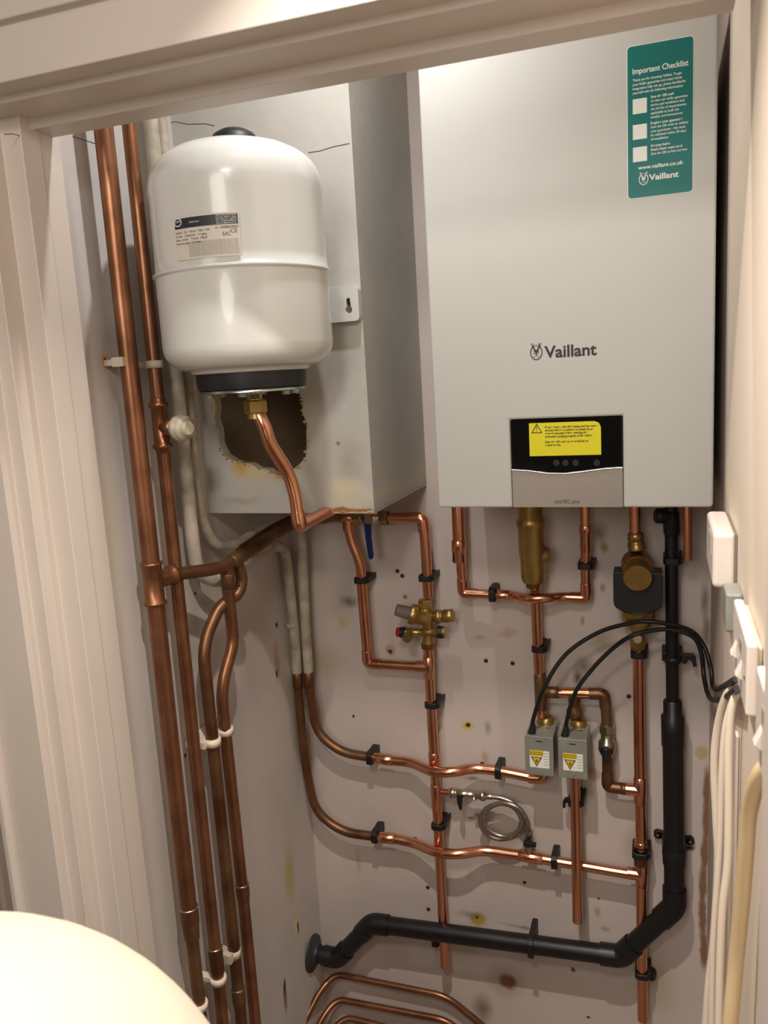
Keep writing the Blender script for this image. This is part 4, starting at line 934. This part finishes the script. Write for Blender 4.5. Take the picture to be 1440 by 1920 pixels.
# open hinged clip on the slim black pipe
tc_ = thing('pipe_clip', 'black clip on the slim black pipe with its latch arm hanging open', 'pipe clip', Wp(1262, 1236, y=YK), CL_G)
c = Wp(1261, 1236, y=YK)
MB().box(c.x - .020, c.x + .019, c.y + .006, -.001, c.z - .008, c.z + .010).build('base', M_BLK, tc_, bevel=.002)
mb = MB(); pts = [(0.016, .010), (.038, .010), (.043, .004), (.045, -.014), (.038, -.014), (.036, -.004), (.030, .000), (.026, -.008), (.020, -.010), (.016, -.004)]
mb.prism([(c.x + x, c.y + .002, c.z + z) for x, z in pts], (0, .012, 0)); mb.build('latch_arm', M_BLK, tc_, bevel=.001)
mb = MB(); mb.lathe(c + Vector((0, 0, .007)), c - Vector((0, 0, .007)), [(0, RS + .0015), (.02, RS + .004), (.98, RS + .004), (1, RS + .0015)], 24); mb.build('band', M_BLK, tc_)
# hook on the clip behind the tailpipe
c = Wp(1062, 1505, y=-.045); mb = MB(); mb.prism([(c.x - .008, -.045, c.z - .014), (c.x - .003, -.045, c.z - .014), (c.x - .002, -.045, c.z - .002), (c.x + .010, -.045, c.z + .002), (c.x + .010, -.045, c.z + .010), (c.x - .004, -.045, c.z + .006), (c.x - .008, -.045, c.z)], (0, .012, 0))
tag(mb.build('clip_latch', M_BLK, bevel=.001), 'open black latch hooked left of the tailpipe clip', 'pipe clip')
# two-eared bracket
te = thing('pipe_bracket', 'black two-eared saddle bracket holding the thick black pipe', 'pipe bracket', Wp(1264, 1595, y=-.01))
c = Wp(1264, 1597, y=YK)
for sg, nm in ((-1, 'ear'), (1, 'ear')):
    cc_ = Vector((c.x + sg * .032, -.001, c.z + (.004 if sg < 0 else -.002)))
    mb = MB(); mb.lathe(cc_, cc_ + Vector((0, -.012, 0)), [(0, .0085), (.9, .0085), (1, .0075)], 20); mb.box(min(c.x + sg * .018, cc_.x), max(c.x + sg * .018, cc_.x), -.013, -.001, cc_.z - .007, cc_.z + .007)
    e_o = mb.build('ear', M_BLK, te); MB().lathe(cc_ + Vector((0, -.012, 0)), cc_ + Vector((0, -.0135, 0)), [(0, .0035), (1, .0028)], 12).build('screw', M_CHROME, e_o)
mb = MB(); pts = [Vector((c.x + (RK + .003) * math.cos(PI * k / 16 + PI), YK + (RK + .003) * math.sin(PI * k / 16 + PI), c.z)) for k in range(17)]
pts = [Vector((pts[0].x, -.005, c.z))] + pts + [Vector((pts[-1].x, -.005, c.z))]
vs = []; fs = []
for i, p in enumerate(pts):
    for dz in (-.008, .008): vs.append((p.x, p.y, p.z + dz))
    if i: fs.append((2 * i - 2, 2 * i - 1, 2 * i + 1, 2 * i))
mb.add(vs, fs); o = mb.build('saddle', M_BLK, te); md = o.modifiers.new('s', 'SOLIDIFY'); md.thickness = .0025
# bracket on the sloping black run
c = Wp(997, 1772, y=YK); mb = MB(); vs = []; n = 28
clip(997, 1771, 'h', RK, 'black clip on the sloping thick black pipe', y=YK, th=.0035, wd=.012)
# clip feet at bottom of the right copper pipe
c = B(1222, 1832, -.02); tag(MB().lathe((c.x, -.001, c.z), (c.x, -.024, c.z), [(0, .010), (.6, .010), (1, .007)], 16).build('clip_boss', M_SCREW), 'dark round bolt head right of the lowest copper clip', 'fixing')

# clips on the left wall
def ringclip(z, y, x, r, label, m=M_PLOLD, name='pipe_clip', h=.012, arm=None, group='pale clips on the left wall'):
    t = thing(name, label, 'pipe clip', (x, y, z), group)
    mb = MB(); mb.lathe((x, y, z - h / 2), (x, y, z + h / 2), [(0, r + .0004), (.01, r + .0032), (.99, r + .0032), (1, r + .0004)], 26); mb.build('band', m, t)
    mb = MB(); mb.box(WL + .0005, x - r * .4, y - .007, y + .007, z - h * .4, z + h * .4)
    if arm: mb.box(x - .016, x + .004, y - r - .012, y - r - .001, z - h * .6, z + h * .6)
    mb.build('stem', m, t, bevel=.001); return t
zc1 = Wp(245, 678, x=LXp).z
t = ringclip(zc1, yP1, LXp, R28 - .0035 - .0005, 'paint-daubed clip behind the thick old copper riser', arm=True)
zc2 = Wp(296, 683, x=LXp).z
ringclip(zc2, yP2, LXp, R22, 'pale clip on the second riser level with the vessel base')
ringclip(Wp(402, 1846, x=LXp).z, yP2, LXp, R22 + .001, 'cream clip low on the second riser', m=M_CABLE)
ringclip(Wp(380, 1876, x=LXp).z, yP1, LXp, R22 + .001, 'cream clip low on the thick riser, lowest in view', m=M_CABLE)
ringclip(Wp(430, 1800, x=-.41).z, y6, -.41, R22 - .002, 'crusty beige clip low on the arched-top dropper', h=.016, arm=True)
zc3 = Wp(405, 1385, x=-.41).z
td = thing('pipe_clip', 'cream double clip holding the two bent droppers', 'pipe clip', (-.41, y6, zc3), 'pale clips on the left wall')
for yy in (d2[6].y, d1[5].y):
    MB().lathe((-.41, yy, zc3 - .007), (-.41, yy, zc3 + .007), [(0, R22 + .0012), (.01, R22 + .004), (.99, R22 + .004), (1, R22 + .0012)], 26).build('band', M_CABLE, td)
ya, yb_ = sorted((d2[6].y, d1[5].y))
MB().box(WL + .0005, -.414, ya - .022, yb_ + .012, zc3 - .007, zc3 + .007).build('base', M_CABLE, td, bevel=.001)

# ------------------------------------------------------------------ small copper pipes along the bottom
LP = 'small copper pipes low on the back wall'
def low(label, pts, r=.0078): pipe('copper_pipe', label, pts, r, M_COPO, br=[0] + [.035] * (len(pts) - 2) + [0], group=LP)
low('topmost of the three small copper pipes at the bottom of the wall', [Wp(548, 1960, y=-.16), Wp(600, 1858, y=-.06), Wp(628, 1826, y=-.02), Wp(838, 1868, y=-.02), Wp(925, 1940, y=-.02)])
low('middle one of the three small copper pipes at the bottom of the wall', [Wp(565, 1990, y=-.16), Wp(606, 1905, y=-.06), Wp(632, 1873, y=-.02), Wp(842, 1914, y=-.02), Wp(900, 1970, y=-.02)])
low('lowest of the three small copper pipes at the bottom of the wall', [Wp(600, 1990, y=-.10), Wp(628, 1925, y=-.04), Wp(650, 1908, y=-.02), Wp(800, 1945, y=-.02)])

# red wall plugs
for (px, py, lb) in ((745, 1071, 'upper of the pair of red wall plugs right of the blue lever'), (754, 1080, 'lower of the pair of red wall plugs right of the blue lever'), (911, 1239, 'left of two red wall plugs under the copper loop'), (961, 1244, 'right of two red wall plugs under the copper loop'), (1179, 1306, 'red wall plug beside the right-hand copper pipe'), (904, 1432, 'red wall plug just above the upper horizontal run'),
                     (802, 1664, 'upper red wall plug left of the middle pipe end'), (803, 1705, 'lower red wall plug left of the middle pipe end')):
    c = Wp(px, py, y=-.001); t = tag(MB().lathe((c.x, -.0003, c.z), (c.x, -.0016, c.z), [(0, .0050), (.7, .0046), (1, .0036)], 16).build('wall_plug', M_PLUG), lb, 'wall plug', 'red wall plugs in the back wall')
    MB().lathe((c.x, -.0016, c.z), (c.x, -.0019, c.z), [(0, .0018), (1, .0015)], 10).build('plug_hole', M_SCREW, t)

# ------------------------------------------------------------------ right wall: boxes, switches, cables
RWX = WR - .0045
def rwbox(pxc, top, bot, y0, y1, thk): pass
tbx = thing('junction_box', 'white plastic box on the right wall beside the boiler corner', 'junction box', (RWX, -.57, 0))
yb0 = Wp(1382, 1060, x=RWX).y; zb_t = Wp(1336, 992, x=RWX - .04).z; zb_b = Wp(1336, 1103, x=RWX - .04).z
xf = Wp(1336, 1060, y=yb0).x
zb_t = Wp(1350, 999, y=yb0).z; zb_b = Wp(1350, 1104, y=yb0).z
MB().box(xf, RWX - .002, yb0, yb0 + .15, zb_b, zb_t).build('cover', M_PLW, tbx, bevel=.006, segs=4)
MB().box(RWX - .0035, RWX, yb0 + .002, yb0 + .147, zb_b + .003, zb_t - .003).build('back_plate', M_KNOB, tbx)
mb = MB(); mb.box(xf - .0006, xf, yb0 + .035, yb0 + .075, zb_b + .035, zb_b + .06); mb.build('indicator_strip', mat('pale_grey_plastic', (.74, .70, .66), .4), tbx)

# metal back box and switched plates
y_ = -.72; x_ = Wp(1360, 1150, y=y_).x
tb_ = thing('metal_back_box', 'small grey metal box on the right wall just below the white junction box', 'back box', (x_, y_, 0))
MB().box(x_, RWX, y_, y_ + .05, Wp(1362, 1186, y=y_).z, Wp(1362, 1113, y=y_).z).build('box', M_STEEL, tb_, bevel=.003)
MB().tube([(RWX - .008, y_ + .02, Wp(1362, 1113, y=y_).z - .002), (RWX - .008, y_ + .02, zb_b - .004)], .003, 10).build('conduit', M_PLW, tb_)
def plate(label, yn, yf_, xl, xr, zt, zb, rockers):
    t = thing('wall_switch', label, 'wall switch', (xr, yn, zb), 'white switch plates on the right wall')
    MB().box(xl, xl + .010, yn, yf_, zb, zt).build('faceplate', M_PLW, t, bevel=.003, segs=3)
    MB().box(xl + .010, RWX, yn + .006, yf_ - .006, zb + .004, zt - .004).build('back_box', M_PLOLD, t, bevel=.002)
    h = zt - zb
    for k in rockers:
        yy = yn + (yf_ - yn) * k; zz = zb + h * .40
        mb = MB(); mb.prism([(xl, yy - .006, zz + .010), (xl - .006, yy - .006, zz - .004), (xl, yy - .006, zz - .008)], (0, .012, 0)); mb.build('rocker', M_PLW, t, bevel=.0008)
    MB().lathe((xl, yn + .012, zb + h * .5), (xl - .0012, yn + .012, zb + h * .5), [(0, .003), (1, .0025)], 12).build('screw', M_CHROME, t)
    mb = MB(); mb.box(xl - .0006, xl, yn + (yf_ - yn) * .30, yn + (yf_ - yn) * .45, zb + h * .62, zb + h * .80); mb.build('legend', mat('legend_grey', (.55, .52, .50), .5) if 'legend_grey' not in MATS else MATS['legend_grey'], t)
yn = -.92
plate('white double switch plate on the right wall, black cables entering beneath it', yn, yn + .146, Wp(1399, 1260, y=yn).x, Wp(1412, 1260, y=yn).x, Wp(1405, 1208, y=yn).z, Wp(1405, 1345, y=yn).z, (.3, .7))
yn = -1.055; yf2 = -.965
plate('second white switch plate nearer the door frame, half cut off', yn, yf2, Wp(1417, 1300, y=yf2).x, Wp(1412, 1260, y=yn).x, Wp(1417, 1246, y=yf2).z, Wp(1417, 1246, y=yf2).z - .075, (.5,))
# cables hanging down the right wall
WC = 'cream cables hanging on the right wall'
def wc(label, px, r, m=M_CABLE, x=None):
    pts = [Wp(a, b, y=c_) for a, b, c_ in px]; cable('flat_cable', label, pts, r, m, WC)
wc('leftmost cream cable looping out from under the switch', [(1386, 1284, -.62), (1362, 1305, -.60), (1346, 1360, -.585), (1339, 1430, -.58), (1343, 1540, -.58), (1346, 1620, -.58), (1338, 1760, -.58), (1328, 1850, -.58), (1322, 1930, -.58)], .0052)
wc('thinner cream cable second from the left below the switch', [(1388, 1290, -.66), (1374, 1312, -.65), (1359, 1370, -.65), (1353, 1450, -.65), (1350, 1560, -.65), (1346, 1640, -.65), (1337, 1770, -.65), (1334, 1930, -.65)], .0040, M_CABLE)
wc('cream cable dropping straight, nearest the wall lining', [(1390, 1295, -.74), (1374, 1320, -.74), (1366, 1400, -.74), (1366, 1520, -.74), (1364, 1620, -.74), (1355, 1700, -.74), (1350, 1800, -.74), (1347, 1930, -.74)], .0046)
tkc = [(1452, 1425, -.98), (1424, 1455, -.97), (1405, 1520, -.95), (1398, 1600, -.94), (1391, 1690, -.93), (1380, 1800, -.92), (1368, 1930, -.92)]
cable('flat_cable', 'thick tan cable curving out from behind the right door frame', [Wp(a, b, y=c_) for a, b, c_ in tkc], .0072, M_CABLE2, WC)
# slim painted trunking strip on the right wall
yy = Wp(1376, 1500, x=RWX - .004).y
tag(MB().box(RWX - .0035, RWX - .0002, yy - .008, yy + .008, FLOOR + .001, Wp(1376, 1330, x=RWX).z).build('cable_trunking', M_WALLR, bevel=.001), 'slim painted cable trunking strip running down the right wall behind the cream cables', 'cable trunking')
# pencil letters and hairline cracks
def lw(u, v): return (WL + .0006, Y0_ + u, Z0_ + v)
p_ = Wp(344, 717, x=WL); Y0_, Z0_ = p_.y, p_.z
mb = MB(); write(mb, lw, 'R  F', 0, 0, .016, width=.030); o = struct(mb.build('wall_marking', M_INK)); o['label'] = 'pencilled letters on the left wall'
def crack(pts, **k):
    q = [Wp(a, b_, **k) for a, b_ in pts]; o = struct(MB().tube(q, .0005, 6).build('wall_crack', M_SCREW))
crack([(310, 232), (330, 228), (352, 233), (385, 232), (402, 236)], y=-.3402)
crack([(578, 286), (600, 283), (625, 275), (655, 269)], y=-.3402)
crack([(136, 256), (150, 260), (175, 268), (198, 277)], x=WL + .0003)
crack([(8, 252), (25, 251), (45, 257), (60, 262)], x=-.4372)

# ------------------------------------------------------------------ cream dome close to the camera
dc = CAM + ray(-165, 2462) * .50
rad = 728 / F * .50 * .93
tl = thing('cream_dome', 'large out-of-focus cream dome shade close by in the bottom-left corner', 'cream_dome', dc)  # unidentified rounded form, modelled as a faintly glowing dome
pf = [(math.sin(PI / 2 * k / 16), rad * math.cos(PI / 2 * k / 16) if k < 16 else .002) for k in range(17)]
pf = [(-.35, rad * .93), (-.15, rad * .99)] + pf
MB().lathe(dc, dc + Vector((0, 0, rad)), pf, 64).build('shell', M_DOME, tl)
MB().lathe(dc + Vector((0, 0, -.35 * rad)), (dc.x, dc.y, FLOOR + .02), [(0, .012), (1, .012)], 20).build('pole', M_CHROME, tl)
MB().lathe((dc.x, dc.y, FLOOR + .001), (dc.x, dc.y, FLOOR + .022), [(0, .13), (.6, .13), (1, .11)], 40).build('base', M_CHROME, tl)
